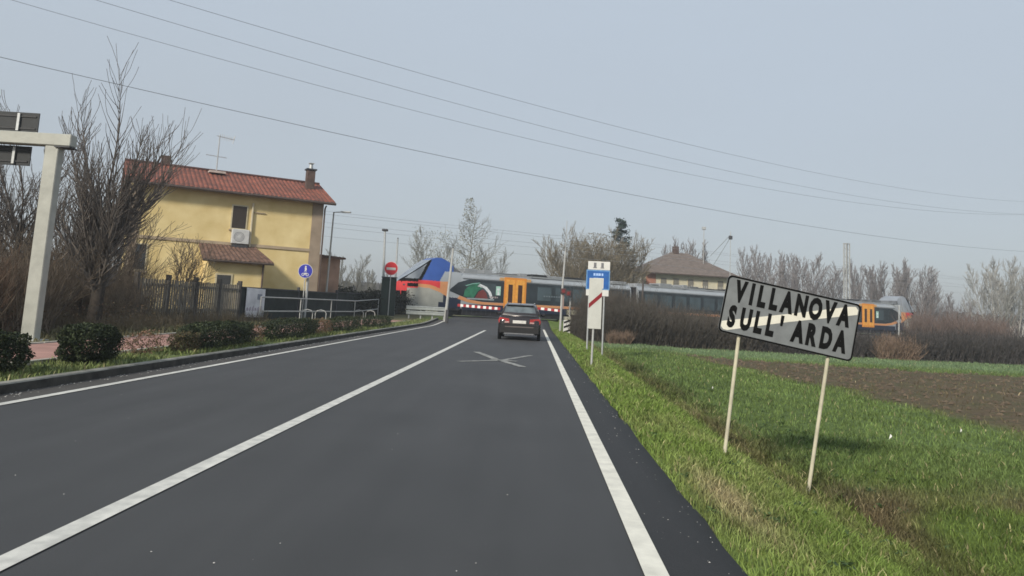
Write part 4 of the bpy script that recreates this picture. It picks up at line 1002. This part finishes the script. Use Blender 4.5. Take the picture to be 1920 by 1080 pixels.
# rails and ballast
ball = MB(); k0, k1 = -60, 160
for a_, b_ in ((-2.2, 5.2),):
    n = 60
    for i in range(n+1):
        s = k0+(k1-k0)*i/n
        for y, z in ((a_-.6, -.35), (a_, -.12), (b_, -.12), (b_+.6, -.35)):
            p = T0+TD*s+TN*y; ball.v.append((p.x, p.y, RAILZ+z-.06))
    for i in range(n):
        for j in range(3): ball.f.append((i*4+j, (i+1)*4+j, (i+1)*4+j+1, i*4+j+1)); ball.m.append(0)
bo_ = ball.build('railway_ballast', mat('grey_ballast', (.16, .145, .13), 1, 0, .5, 14, bump=1, bscale=30)); tag(bo_, kind='structure')
for rail_y in (.69, 2.13):
    a_ = T0+TD*(-60)+TN*rail_y; b_ = T0+TD*160+TN*rail_y
    o = MB().tube([(a_.x, a_.y, RAILZ-.06), (b_.x, b_.y, RAILZ-.06)], .055, 6).build('rail_track', dark_steel); tag(o, kind='structure')

# ------------------------------------------------------------------ level crossing equipment
bp = at(838, 594, 48.3); bz = hz(bp.x, bp.y)
cb2 = thing('crossing_barrier', 'red and white barrier arm lowered across the left lane before the train', 'barrier', (bp.x, bp.y, bz), 0, 'level crossing barriers')
MB().box((0, 0, .45), (.2, .2, .9), bev=.03).build('barrier_post', dark_steel, cb2)
e0 = at(858, 572, 48.0)-Vector((bp.x, bp.y, bz)); e1 = at(938, 579, 48.0)-Vector((bp.x, bp.y, bz))
def arm(parent, a_, b_, nseg, hgt=.17):
    for i in range(nseg):
        p = a_.lerp(b_, i/nseg); q = a_.lerp(b_, (i+1)/nseg); d_ = q-p; an_ = math.atan2(d_.z, d_.x)
        MB().box((p+q)/2, (d_.length, .05, hgt), 0, tilt=Matrix.Rotation(-an_, 3, 'Y')).build('red_band' if i % 2 == 0 else 'white_band', mat('barrier_red', (.38, .03, .035), .5) if i % 2 == 0 else mat('barrier_white', (.85, .82, .80), .4), parent)
arm(cb2, e0, e1, 15)
tt = MB()
for k in range(9): tt.tube([e0.lerp(e1, k/9)+Vector((0, 0, -.08)), e0.lerp(e1, k/9)+Vector((0, .02, -.5))], .012, 4)
tt.build('hanging_skirt', dark_steel, cb2)
cp = at(1055, 601, 47.0); z = hz(cp.x, cp.y)
cb3 = thing('crossing_barrier', 'level crossing barrier lowered behind the car, pivoting on the right verge', 'barrier', (cp.x, cp.y, z), 0, 'level crossing barriers')
o3 = Vector((cp.x, cp.y, z)); a3 = at(1052, 583, 47.0)-o3; b3 = at(1008, 578, 47.0)-o3
MB().box((.28, .1, .5), (.5, .4, 1.0), bev=.03).build('barrier_housing', mat('grey_beige_housing', (.36, .35, .28), .6), cb3)
arm(cb3, a3, b3, 7, .15)
MB().box((.75, .12, a3.z-.06), (1.1, .1, .3)).build('counterweight', mat('counterweight_grey', (.30, .29, .22), .6), cb3)
MB().tube([(.42, 0, -.1), (.43, 0, 2.2)], .055, 8).build('support_post', galv_light, cb3)
sp_ = at(1051, 601, 46.6); z = hz(sp_.x, sp_.y); top = at(1061, 470, 46.6).z-z
sg = thing('crossing_signal', 'tall pale signal post with dark lamp heads right of the car', 'signal', (sp_.x, sp_.y, z))
MB().tube([(0, 0, -.1), (.02, 0, top*.5), (.12, 0, top)], [.075, .065, .045], 9).build('post', galv_light, sg)
MB().tube([(.12, 0, top), (.14, 0, top+1.9)], .025, 6).build('whip_mast', galv, sg)
hb = MB(); lz = at(1055, 549, 46.6).z-z
hb.box((.10, -.12, lz+.10), (.34, .14, .34), bev=.02); hb.box((.42, -.12, lz-.02), (.34, .14, .34), bev=.02); hb.build('lamp_head', mat('dark_red_lamp_head', (.07, .03, .03), .6), sg)
for xx, zz in ((.10, .10), (.42, -.02)):
    m_ = MB(); disc(m_, (xx, lz+zz), .10, -.195, .02, 14); m_.build('lamp_lens', mat('unlit_red_lens', (.18, .02, .02), .3), sg)
bd = MB(); bd.box((.1, -.02, lz-.55), (.12, .03, .9)); bd.build('marker_strip', mat('brownish_strip', (.26, .18, .16), .6), sg)
mk = at(1063, 607, 45.5); z = hz(mk.x, mk.y)
st = thing('striped_marker', 'low black and white striped marker block on the right verge by the barrier', 'marker post', (mk.x, mk.y, z), R_(5))
MB().box((0, 0, .35), (.42, .2, .9), bev=.02).build('marker_body', white_p, st)
s_ = MB()
for zz in (.12, .42, .70): s_.prism([(-.2, zz-.10), (.2, zz+.05), (.2, zz+.17), (-.2, zz+.02)], lambda u_, v_, w: Vector((u_, -.102-w, v_)), .004)
s_.build('black_stripe', black, st)

# ------------------------------------------------------------------ car
cx, cy = -.55, 31.3
ca = thing('car', 'dark brown hatchback seen from behind in the right lane, waiting at the crossing', 'car', (cx, cy, 0), R_(-0.5))
paint = mat('dark_brown_car_paint', (.026, .020, .020), .25, .3, .08, 3, coat=.7)
W = .90
def loft(rings, name, m, parent, smooth=True):
    mb = MB(); n = len(rings[0])
    for r_ in rings: mb.v += [tuple(p) for p in r_]
    for i in range(len(rings)-1):
        for j in range(n): mb.f.append((i*n+j, (i+1)*n+j, (i+1)*n+(j+1) % n, i*n+(j+1) % n)); mb.m.append(0)
    mb.f.append(tuple(range(n))); mb.m.append(0); mb.f.append(tuple((len(rings)-1)*n+j for j in range(n))[::-1]); mb.m.append(0)
    o = mb.build(name, m, parent, smooth)
    return o
def body_ring(y, w, zt, zb=.28, waist=.62):
    return [(-w*.86, y, zb), (-w*.98, y, zb+.12), (-w, y, waist), (-w*.97, y, zt-.08), (-w*.88, y, zt), (w*.88, y, zt), (w*.97, y, zt-.08), (w, y, waist), (w*.98, y, zb+.12), (w*.86, y, zb)]
loft([body_ring(0, .74, .80, .34), body_ring(.05, .85, .92, .30), body_ring(.16, .885, 1.00), body_ring(.6, .90, 1.03), body_ring(2.0, .90, 1.02), body_ring(3.1, .90, .98), body_ring(3.9, .86, .86), body_ring(4.25, .74, .66, .32)], 'body', paint, ca)
def gh(y, w, z0, wt, zt): return [(-w, y, z0), (-wt-.03, y, zt-.07), (-wt+.06, y, zt), (wt-.06, y, zt), (wt+.03, y, zt-.07), (w, y, z0)]
loft([gh(.14, .80, .98, .76, 1.05), gh(.34, .82, .98, .66, 1.40), gh(.62, .83, .98, .64, 1.50), gh(1.4, .84, .98, .65, 1.545), gh(2.3, .84, .98, .63, 1.49), gh(3.05, .82, .96, .72, 1.02)], 'cabin', paint, ca)
gl = MB(); gl.add([(-.70, .135, 1.03), (.70, .135, 1.03), (.60, .32, 1.39), (-.60, .32, 1.39)], [(0, 1, 2, 3)]); gl.add([(-.70, .145, 1.03), (.70, .145, 1.03), (.60, .33, 1.39), (-.60, .33, 1.39)], [(3, 2, 1, 0)])
gl.build('rear_window', mat('car_glass', (.10, .12, .13), .08, 0, .6, 2.5, spec=.9), ca)
for s in (-1, 1):
    q = MB(); q.add([(s*.835, .5, 1.05), (s*.845, 2.6, 1.05), (s*.69, 2.15, 1.40), (s*.68, .72, 1.40)], [(0, 1, 2, 3) if s > 0 else (3, 2, 1, 0)]); q.v = [(p[0]+s*.012, p[1], p[2]) for p in q.v]; q.build('side_window', mat('car_glass'), ca)
    q = MB(); q.prism([(.42, .70), (.86, .68), (.90, .80), (.84, .92), (.44, .88)], lambda u_, v_, w: Vector((s*u_, -.03+w+max(0, u_-.7)*.55, v_)), .08); q.build('tail_light', mat('tail_lamp_red', (.36, .04, .04), .2, 0, .2, 14, coat=.6), ca)
    q = MB(); q.prism([(.44, .71), (.62, .70), (.62, .76), (.44, .77)], lambda u_, v_, w: Vector((s*u_, -.036+w*.2, v_)), .03); q.build('reversing_light', mat('pale_lens', (.5, .3, .28), .25), ca)
    q = MB(); q.tube([(s*.76, .50, .33), (s*.895, .50, .33)], .33, 24); wh = q.build('wheel', black, ca)
    q = MB(); q.tube([(s*.88, .50, .33), (s*.90, .50, .33)], .20, 16); q.build('rim', galv, wh)
    q = MB(); q.tube([(s*.76, 3.25, .33), (s*.895, 3.25, .33)], .33, 24); wh = q.build('wheel', black, ca)
    q = MB(); q.tube([(s*.88, 3.25, .33), (s*.90, 3.25, .33)], .20, 16); q.build('rim', galv, wh)
    MB().box((s*.99, 2.55, 1.06), (.20, .14, .13), bev=.04).build('wing_mirror', paint, ca)
    MB().box((s*.60, .1, .24), (.14, .1, .05), bev=.02).build('exhaust', galv, ca)
    MB().tube([(s*.58, .75, 1.56), (s*.60, 2.2, 1.56)], .018, 6).build('roof_rail', galv, ca)
MB().box((0, -.006, .755), (.56, .02, .125), bev=.004).build('number_plate', mat('plate_white', (.62, .60, .56), .4), ca)
MB().box((0, .02, .44), (1.70, .12, .36), bev=.04).build('bumper', mat('bumper_dark', (.012, .011, .011), .45), ca)
MB().box((0, -.035, .55), (1.2, .02, .05)).build('bumper_trim', mat('bumper_grey', (.10, .085, .08), .4), ca)
MB().box((0, -.02, .27), (1.25, .06, .045)).build('skid_plate', mat('skid_grey', (.20, .20, .21), .4, .3), ca)
MB().box((0, 1.9, .30), (1.5, 3.6, .14)).build('underbody', black, ca)
MB().box((0, .36, 1.475), (1.16, .26, .03), bev=.01).build('spoiler', mat('spoiler_painted_sheen', (.17, .18, .20), .2, .3, .05, 3, coat=.6), ca)  # paler than the bodywork: reflected sky put into the colour
MB().tube([(0, .8, 1.54), (.0, .62, 1.66)], .012, 5).build('aerial', black, ca)

# ------------------------------------------------------------------ overhead lines
def ray_pts(pl): return [at(*q) for q in pl]
def wire(label, A, Bp, mid, rad, grp, m, ext=(-.15, .25), name='overhead_wire'):
    "A, Bp: (px,py,Y); mid: pixel the sagging wire passes; straight in plan, parabola in height"
    a_, b_ = at(*A), at(*Bp)
    # find t where plan direction matches the mid pixel
    best = None
    for i in range(1, 400):
        t = i/400; p = a_.lerp(b_, t); v = p-Vector((0, 0, CH)); u_ = v.dot(ix)/v.dot(cF)*FPX+PPX
        q = at(mid[0], mid[1], p.y); e = abs(q.x-p.x)
        if best is None or e < best[0]: best = (e, t, q.z)
    _, t, zz = best; lin = a_.z+(b_.z-a_.z)*t; k = (zz-lin)/(t*(1-t))
    P = []
    for i in range(61):
        t = ext[0]+(1+ext[1]-ext[0])*i/60; p = a_.lerp(b_, t); p.z = a_.z+(b_.z-a_.z)*t+k*t*(1-t); P.append(p)
    o = P[0].copy(); q = MB(); q.tube([p for p in P], rad, 5); ob = q.build(name, m); tag(ob, label, 'wire', grp); return ob
wm_ = mat('power_cable', (.16, .17, .18), .7, .2, .1, 1)
G4 = 'power lines sweeping across the sky'
wire('thin power line crossing the sky, uppermost of the four', (318, 0, 38), (1920, 378, 120), (960, 185), .013, G4, wm_)
wire('thin power line crossing the sky, second from the top', (180, 0, 38), (1920, 401.5, 120), (960, 222), .013, G4, wm_)
wire('thin power line crossing the sky, third from the top', (22, 0, 38), (1920, 402.5, 118), (960, 253), .013, G4, wm_)
wire('slightly thicker power line crossing the sky, lowest of the four', (0, 107, 36), (1920, 471.5, 118), (960, 320), .017, G4, wm_)
cat_m = mat('contact_wire', (.34, .35, .37), .6, .3)
for k, (y, z, n_lab) in enumerate(((.9, 7.8, 'highest'), (1.1, 7.0, 'third highest'), (1.3, 6.0, 'lowest'), (-1.6, 7.3, 'second highest'), (-1.6, 6.4, 'second lowest'))):
    P = []
    for i in range(81):
        s = -60+220*i/80; p = T0+TD*s+TN*y; sag = .25*(1-((((s+20) % 45)/22.5-1)**2)); P.append(Vector((p.x, p.y, z-sag)))
    tag(MB().tube(P, .009, 4).build('catenary_wire', cat_m), n_lab+' overhead railway wire strung above the train', 'wire', 'overhead railway wires above the train')
def lattice(label, px_, base_py, top_py, Y, wd, grp=None):
    a_ = at(px_, base_py, Y); b_ = at(px_, top_py, Y); z = hz(a_.x, a_.y); h = b_.z-z
    t = thing('catenary_mast', label, 'mast', (a_.x, a_.y, z), TA, grp); mb = MB(); hw = wd/2
    for sx in (-1, 1):
        for sy in (-1, 1): mb.box((sx*hw, sy*hw*.6, h/2), (.10, .10, h))
    mb.build('mast_legs', galv_light, t); mb = MB(); k = 0; zz = .3
    while zz < h-.4:
        for sy in (-1, 1): mb.tube([(-hw*(1 if k % 2 else -1), sy*hw*.6, zz), (hw*(1 if k % 2 else -1), sy*hw*.6, zz+.5)], .035, 4)
        zz += .5; k += 1
    mb.build('lattice_bracing', galv, t); MB().box((0, 0, h), (wd+.15, wd*.8, .08)).build('cap_plate', galv_light, t)
    return t
lattice('pale lattice railway mast rising behind the town sign', 1588, 600, 457, 92, .58)
def pole(name, label, cat, base, tip, Y, r, m, extra=None, grp=None):
    a_ = at(*base, Y); b_ = at(*tip, Y); z = hz(a_.x, a_.y); h = b_.z-z; dx = b_.x-a_.x
    t = thing(name, label, cat, (a_.x, a_.y, z), 0, grp); MB().tube([(0, 0, -.1), (dx, 0, h)], [r, r*.8], 8).build('pole', m, t)
    return t, Vector((a_.x, a_.y, z)), h, dx
t, o_, h, dx = pole('signal_mast', 'thin mast with stay wires above the town sign left end', 'mast', (1368, 560), (1370, 434), 90, .05, galv)
MB().box((dx, 0, h-.75), (.42, .3, .45), bev=.05).build('insulator', dark_steel, t)
for (q1, q2) in (((1370, 440), (1332, 480)), ((1368, 448), (1336, 500))):
    MB().tube([at(*q1, 90)-o_, at(*q2, 94)-o_], .03, 5).build('stay_wire', galv, t)
t, o_, h, dx = pole('lamp_mast', 'thin pale mast behind the hip roofed house', 'mast', (1318, 560), (1320, 428), 99, .05, galv_light)
MB().box((dx, 0, h), (.5, .3, .4), bev=.05).build('lamp_head', galv, t)
t, o_, h, dx = pole('catenary_mast', 'thin grey railway mast at the rear end of the train', 'mast', (1685, 642), (1686, 572), 79, .09, galv)
MB().box((-.4, 0, h-.1), (1.2, .06, .06)).build('bracket_arm', galv, t)
t, o_, h, dx = pole('catenary_mast', 'dark slim railway mast in front of the train, left of the hip roofed house', 'mast', (1203, 600), (1206, 525), 60, .09, mat('brown_steel', (.08, .065, .06), .8))
MB().box((0, 0, h*.5), (.22, .1, .3)).build('mast_tag', galv_light, t)
# ------------------------------------------------------------------ hip roofed house beyond the railway
pA = at(1300, 560, 96)
h2 = thing('hip_roofed_house', 'cream house with brown hipped roof behind the train', 'house', (pA.x, pA.y, .1), R_(12))
eW, eD, eZ, aZ = 6.7, 5.0, at(1300, 512, 96).z-.1, at(1290, 474, 100).z-.1
cream = mat('cream_wall', (.52, .48, .36), .9, 0, .12, .7); brick = mat('red_brick_wall', (.36, .17, .12), .9, 0, .2, 1.5)
MB().box((0, 5, eZ/2-.1), (12.2, 9, eZ), bev=.02).build('wall', cream, h2)
MB().box((-5.6, .52, eZ/2-.1), (1.3, .12, eZ-.4)).build('brick_pier', brick, h2)
rf = MB(); y0, y1 = 0-.3, 10.3; ridge = 1.2
rf.add([(-eW, y0, eZ-.25), (eW, y0, eZ-.25), (eW, y1, eZ-.25), (-eW, y1, eZ-.25), (-ridge, 5, aZ), (ridge, 5, aZ)], [(0, 1, 5, 4), (1, 2, 5), (2, 3, 4, 5), (3, 0, 4), (3, 2, 1, 0)])
rf.build('roof', mat('brown_roof_tiles', (.145, .115, .098), .9, 0, .22, 2.2, bump=.3, bscale=8), h2)
MB().box((0, y0-.05, eZ-.3), (2*eW, .12, .14)).build('gutter_pipe', mat('dark_gutter'), h2)
MB().box((-.5, 5, aZ+.35), (.7, .7, 1.0), bev=.03).build('chimney', mat('dark_brick_chimney'), h2)
for x in (-3.9, -2.2, -.2, 1.8, 3.9): window(h2, x-.45, x+.45, eZ-2.0, eZ-.75, .49, 'window', mat('grey_shutter', (.16, .15, .13), .8), True, .06)
bl_ = MB(); bl_.box((2.2, .1, eZ-2.35), (5.5, .9, .14))
for k in range(22): bl_.box((-.4+.25*k, -.32, eZ-1.95), (.04, .04, .75))
bl_.build('balcony', mat('pale_balcony', (.5, .48, .42), .8), h2)
# low roof to its left
pB = at(1165, 560, 92); h3 = thing('low_house', 'low pale house with dark roof edge half hidden by the brown bushy tree', 'house', (pB.x, pB.y, .1), R_(12))
zz = at(1165, 503, 92).z-.1
MB().box((0, 3, zz/2-.2), (5, 6, zz-.4)).build('wall', mat('pale_wall', (.5, .49, .46), .9, 0, .1, 1), h3)
roof_slab('roof', (-2.9, -.5, zz-.35), (2.9, -.5, zz-.35), (2.9, 3, zz+.35), (-2.9, 3, zz+.35), .15, mat('dark_roof', (.09, .075, .065), .9, 0, .2, 2), h3)
roof_slab('roof', (2.9, 6.5, zz-.35), (-2.9, 6.5, zz-.35), (-2.9, 3, zz+.352), (2.9, 3, zz+.352), .15, mat('dark_roof'), h3)

# ------------------------------------------------------------------ trees beyond the railway
FT = dict(seg=(7, 6, 4, 3), wan=(.05, .1, .12, .12), up=(.03, .12, .12, .06), tap=(.9, .85, .8, .5), rmin=.013, n=(26, 13, 8), t0=(.18, .1, .1),
          ang=(40, 32, 30), len=(.45, .42, .42), shape=(lambda t: 1.15-.85*t, lambda t: 1.1-.5*t, one), rr=(.35, .45, .5))
def place(px_, top_py, Y, base_py=600):
    b_ = at(px_, top_py, Y); a_ = at(px_, base_py, Y); z = hz(a_.x, a_.y); return (a_.x, a_.y), b_.z-z
CON = dict(FT); CON['shape'] = (lambda t: 1.25-1.1*t, one, one); CON['up'] = (.02, .03, .05, .02); CON['ang'] = (62, 35, 35); CON['rmin'] = .016
greyb = mat('speckled_grey_bark', (.24, .235, .21), .9, 0, .3, 2)
loc, h = place(868, 371, 88)
t = bare_tree('bare_tree', 'tall conical bare tree behind the front of the train', CON, h, .16, loc, 61, greyb, greyb)
def specks(parent, H, rad, n, seed, cols, size=.09, zlo=.25, shape=lambda t: 1-t*.8):
    r = random.Random(seed); sp = []
    for _ in range(n):
        t_ = zlo+(1-zlo)*r.random()**1.2; R0 = rad*shape(t_)*math.sqrt(r.random()); a = r.random()*6.283
        sp.append((R0*math.cos(a), R0*math.sin(a), H*t_))
    leaves('last_leaves', None, sp, size, cols, seed, None, parent)
SPK = [(.22, .21, .15), (.16, .16, .11), (.28, .27, .22)]
specks(t, h, 2.6, 1500, 1, SPK)
loc, h = place(800, 428, 86); t = bare_tree('bare_tree', 'rounded bare tree directly above the blue train cab', FT, h, .13, loc, 62, greyb, greyb, leaders=3, spread=.3); specks(t, h, 2.4, 900, 2, SPK, shape=one, zlo=.5)
loc, h = place(905, 455, 92); t = bare_tree('bare_tree', 'lower bare tree right of the tall conical one behind the train', FT, h, .13, loc, 63, greyb, greyb, leaders=3, spread=.3)
loc, h = place(648, 470, 66); bare_tree('bare_tree', 'small bare tree behind the screen fence, right of the yellow house', FT, h, .11, loc, 64, bark, greyb, (.05, 0), leaders=3, spread=.4)
loc, h = place(690, 500, 70); bare_tree('bare_bush', 'low bare bush left of the no entry sign', FT, h, .08, loc, 65, bark, greyb, cat='bush', leaders=4, spread=.4)
BT = dict(FT); BT['n'] = (26, 14, 8); BT['rmin'] = .015
i = 0
for px_, top, Y, s in ((1078, 446, 82, 66), (1112, 430, 84, 67), (1150, 446, 86, 68)):
    lab = ['leafless tan bushy tree right of the signal post, leftmost of its clump', 'tallest tan bushy tree above the blue sign', 'tan bushy tree in front of the dark conifer'][i]; i += 1
    loc, h = place(px_, top, Y); t = bare_tree('bushy_tree', lab, BT, h, .16, loc, s, bark_tan, bark_tan, leaders=9, spread=.42, group='tan bushy trees behind the train'); specks(t, h*.96, 3.6, 5200, s, [(.20, .165, .11), (.15, .12, .08), (.25, .22, .16), (.11, .10, .075)], .07, .15, lambda q: math.sqrt(max(0, 1-(abs(q-.5)/.52)**2.4)))
# conifer
loc, h = place(1158, 415, 93)
cf = thing('conifer', 'dark green conifer rising behind the tan bushy trees', 'tree', (loc[0], loc[1], .1))
MB().tube([(0, 0, -.1), (0, 0, h*.97)], [.2, .03], 7).build('trunk', bark_dark, cf)
r = random.Random(4); sp = []; brn = MB()
for k in range(46):
    t_ = .25+.74*(k/46); R0 = 4.3*(1.06-t_)**.85*r.uniform(.6, 1.1); a = r.random()*6.283; z0 = h*t_
    brn.tube([(0, 0, z0), (R0*math.cos(a), R0*math.sin(a), z0+.15*R0)], [.05, .015], 4)
    for q_ in range(150):
        f = .25+.75*r.random(); sp.append((R0*f*math.cos(a)+r.gauss(0, .22), R0*f*math.sin(a)+r.gauss(0, .22), z0+.15*R0*f+r.gauss(0, .13)-.1))
brn.build('branch', bark_dark, cf); leaves('crown', None, sp, .11, [(.035, .055, .045), (.05, .075, .06), (.025, .04, .035)], 9, None, cf)

# far bare trees on the right: three prototypes, copied
lil = mat('lilac_grey_bark', (.235, .215, .215), .9, 0, .25, 2)
SL = dict(FT); SL['ang'] = (26, 24, 24); SL['rmin'] = .018; SL['n'] = (24, 12, 7); SL['len'] = (.42, .42, .42)
protos = {}
def far_tree(kind, px_, top, Y, label, grp):
    loc, h = place(px_, top, Y)
    if kind not in protos:
        P, H, sd, ld, sp_, mm = {'slim': (SL, 9, 71, 3, .12, lil), 'round': (FT2, 9, 72, 4, .3, lil), 'white': (FT2, 9, 73, 4, .28, mat('whitish_bark', (.36, .35, .33), .9, 0, .2, 2))}[kind]
        t = bare_tree('bare_tree', label, P, H, .15, loc, sd, mm, mm, leaders=ld, spread=sp_, group=grp); protos[kind] = (t, H); s = h/H
    else:
        src, H = protos[kind]; t = copy_tree(src); s = h/H; t.location = (loc[0], loc[1], hz(*loc)); t['label'] = label; t['group'] = grp
    t.scale = (s, s, s); t.rotation_euler = (0, 0, random.Random(px_).random()*6.28); return t
FT2 = dict(FT); FT2['rmin'] = .018; FT2['n'] = (26, 13, 8)
GF = 'bare trees along the field edge beyond the railway'
lst = [('slim', 1262, 448, 112, 'slim bare tree above the left slope of the hipped roof'), ('slim', 1278, 452, 116, 'slim bare tree just left of the hipped roof chimney'), ('slim', 1306, 456, 118, 'slim bare tree just right of the hipped roof chimney'),
       ('slim', 1408, 470, 105, 'bare tree above the letters VI of the town sign'), ('slim', 1432, 466, 112, 'bare tree above the letters LL of the town sign'), ('slim', 1458, 474, 106, 'bare tree above the first letter A of the town sign'),
       ('slim', 1484, 478, 110, 'bare tree above the letter N of the town sign'), ('round', 1512, 478, 104, 'round bare tree above the letter O of the town sign'), ('round', 1548, 498, 104, 'low bare tree just left of the pale lattice mast'),
       ('slim', 1610, 490, 112, 'slim bare tree just right of the pale lattice mast'), ('slim', 1636, 494, 106, 'slim bare tree above the orange door at the rear of the train'), ('round', 1662, 502, 108, 'round bare tree above the rear cab of the train'),
       ('slim', 1688, 490, 104, 'tallest bare tree of the clump behind the rear end of the train'), ('round', 1716, 500, 106, 'dense bare tree right of the rear end of the train'), ('slim', 1742, 512, 110, 'bare tree at the right end of the clump, before the gap in the skyline'),
       ('round', 1768, 548, 112, 'low bare tree in the gap of the skyline, left of two'), ('round', 1806, 562, 116, 'lowest bare tree in the gap of the skyline, right of two'),
       ('white', 1868, 500, 84, 'whitish bare tree, left of the pair at the right edge'), ('white', 1906, 484, 86, 'tallest whitish bare tree at the right edge of the view')]
for a_ in lst: far_tree(*a_, GF)

# thickets along the railway on the right
rr_ = random.Random(77)
def pb(n, p0, p1, Y0, Y1, f):
    "n stems in the band of ground seen between two image columns, Y0..Y1 deep"
    o = []
    for _ in range(n):
        px_ = rr_.uniform(p0, p1); Y = rr_.uniform(Y0(px_), Y1(px_)); x = (px_-1000)/1387*Y; s = f(px_, Y)
        if s > 0: o.append((x, Y, s))
    return o
base = lambda p: float(np.interp(p, [1065, 1100, 1140, 1340, 1640, 1920, 2200], [46, 41.5, 39.4, 42.6, 42.0, 44, 46]))
brush('dark_bramble', 'dark bramble thicket along the far side of the field beneath the train', pb(9000, 1075, 1420, base, lambda p: base(p)+5, lambda p, Y: (.75+.35*nz(p*.02, Y, 0, .8))*float(np.interp(p, [1075, 1110, 1170, 1230, 1420], [.55, .9, 1.12, .9, .75]))), brush_dark, 1.5, 2.3, .016, 31, lean=.3)
brush('dark_bramble', 'dark blue grey bramble thicket at the right edge beyond the field', pb(11000, 1400, 2150, base, lambda p: base(p)+5, lambda p, Y: (0 if 1625 < p < 1672 and Y < base(p)+3 else 1)*(.75+.3*nz(p*.02, Y, 0, .8))*float(np.interp(p, [1400, 1600, 1690, 1800, 2150], [.8, .75, .95, 1.0, 1.0]))), mat('blue_grey_stems', (.062, .056, .053), .95, 0, .6, 5), 1.3, 2.1, .017, 32, lean=.3)
brush('reddish_brush', 'reddish tan scrub beside the rear end of the train', pb(1500, 1630, 1700, lambda p: base(p)-.5, lambda p: base(p)+4, lambda p, Y: .7), brush_red, .8, 1.8, .016, 33, lean=.4)
brush('reddish_brush', 'reddish brown scrub on the railway bank right of the train', pb(2600, 1695, 1860, lambda p: 58, lambda p: 70, lambda p, Y: .8+.5*nz(p*.03, Y, 0, .6)), mat('dull_red_stems', (.15, .11, .095), .95, 0, .3, 1), 1.8, 3.4, .02, 34, lean=.25)
brush('reddish_brush', 'small tan scrub patch at the foot of the dark bramble right of the white marker', pb(420, 1142, 1182, lambda p: base(p)-.8, lambda p: base(p)-.1, lambda p, Y: .6), brush_red, .7, 1.2, .014, 35, lean=.4)
brush('railway_scrub', 'thin grey brown scrub between bramble and train', pb(5200, 1085, 1380, lambda p: 45, lambda p: 50, lambda p, Y: float(np.interp(p, [1085, 1130, 1230, 1380], [.8, 1.15, .85, .65]))*(.8+.4*nz(p*.02, Y, 0, .7))), mat('grey_brown_stems', (.095, .080, .065), .95, 0, .3, 1), 2.2, 3.1, .016, 36, lean=.25)
# dead grass at the foot of the brambles closing gaps
sp = []; r = random.Random(5)
for k in range(52000):
    p = r.uniform(1072, 2150); Y = base(p)+.3+4.6*r.random(); x = (p-1000)/1387*Y; sp.append((x, Y, hz(x, Y)+1.15*r.random()**1.3*(1+.3*nz(x, Y, 0, .6))))
leaves('bramble_leaves', 'withered leaves and dead stalks filling the dark bramble', sp, .05, [(.055, .045, .035), (.035, .032, .026), (.075, .055, .042), (.045, .05, .035)], 6, 'undergrowth', kind='stuff')
sp = []
for k in range(60000):
    x = r.uniform(-20.5, -11.3); Y = r.uniform(14.5, 33)
    if x > -11.5-.05*(Y-14): continue
    if Y > 24 and x > -13.6: continue
    if Y < 22.4 and -.655 < x/Y < -.50 and r.random() < .8: continue
    sp.append((x, Y, hz(x, Y)+(1.05 if x < -14 else .75)*r.random()**1.6))
leaves('dead_leaves', 'withered brown leaves and dead stalks in the thicket on the left', sp, .028, [(.10, .065, .042), (.075, .055, .036), (.13, .085, .05), (.06, .055, .03)], 7, 'undergrowth', kind='stuff')
# far low treeline closing the horizon
sp = []
for k in range(26000):
    a = r.uniform(-.75, .85); D = r.uniform(170, 215); x = D*a; sp.append((x, D, .2+r.random()**.8*(4.2+2.2*nz(x, D, 0, .03)+1.5*nz(x, D, 2, .12))))
leaves('far_woods', 'hazy far treeline closing the horizon behind everything', sp, .8, [(.10, .09, .085), (.08, .075, .07), (.12, .11, .10)], 8, 'trees', kind='stuff')

# ------------------------------------------------------------------ small litter
r = random.Random(9)
for i, (px_, py_, z_, lab) in enumerate(((1670, 832, -.33, 'white scrap of litter in the green field right of the town sign'), (1336, 733, -.3, 'pale scrap of litter in the field left of the town sign'),
                                        (1802, 812, -.4, 'small white scrap of litter in the field near the ploughed patch'))):
    v = cF*FPX+ix*(px_-PPX)+iy*(py_-PPY); q = Vector((0, 0, CH))+v*((z_-CH)/v.z); mb = MB(); s = .022+.012*(i == 0)
    mb.add([(-s, -s*.5, .03), (s*.4, -s*.7, .08), (s, s*.3, .04), (.1*s, s*.8, .09), (-s*.7, s*.5, .02), (0, 0, .11)], [(0, 1, 5), (1, 2, 5), (2, 3, 5), (3, 4, 5), (4, 0, 5)])
    o = mb.build('litter', white_p); o.location = (q.x, q.y, hz(q.x, q.y)); tag(o, lab, 'litter', 'scraps of litter in the field')

# ------------------------------------------------------------------ haze
hm = bpy.data.materials.new('haze_air'); hm.use_nodes = True; n = hm.node_tree; n.nodes.clear()
pv = n.nodes.new('ShaderNodeVolumePrincipled'); pv.inputs['Density'].default_value = 0.0013; pv.inputs['Color'].default_value = (.84, .87, .90, 1); pv.inputs['Anisotropy'].default_value = .3
ou = n.nodes.new('ShaderNodeOutputMaterial'); n.links.new(pv.outputs[0], ou.inputs['Volume'])
hb_ = MB(); hb_.box((0, 1150, 10.5), (3400, 3000, 24)); ho_ = hb_.build('haze', hm); tag(ho_, kind='stuff')
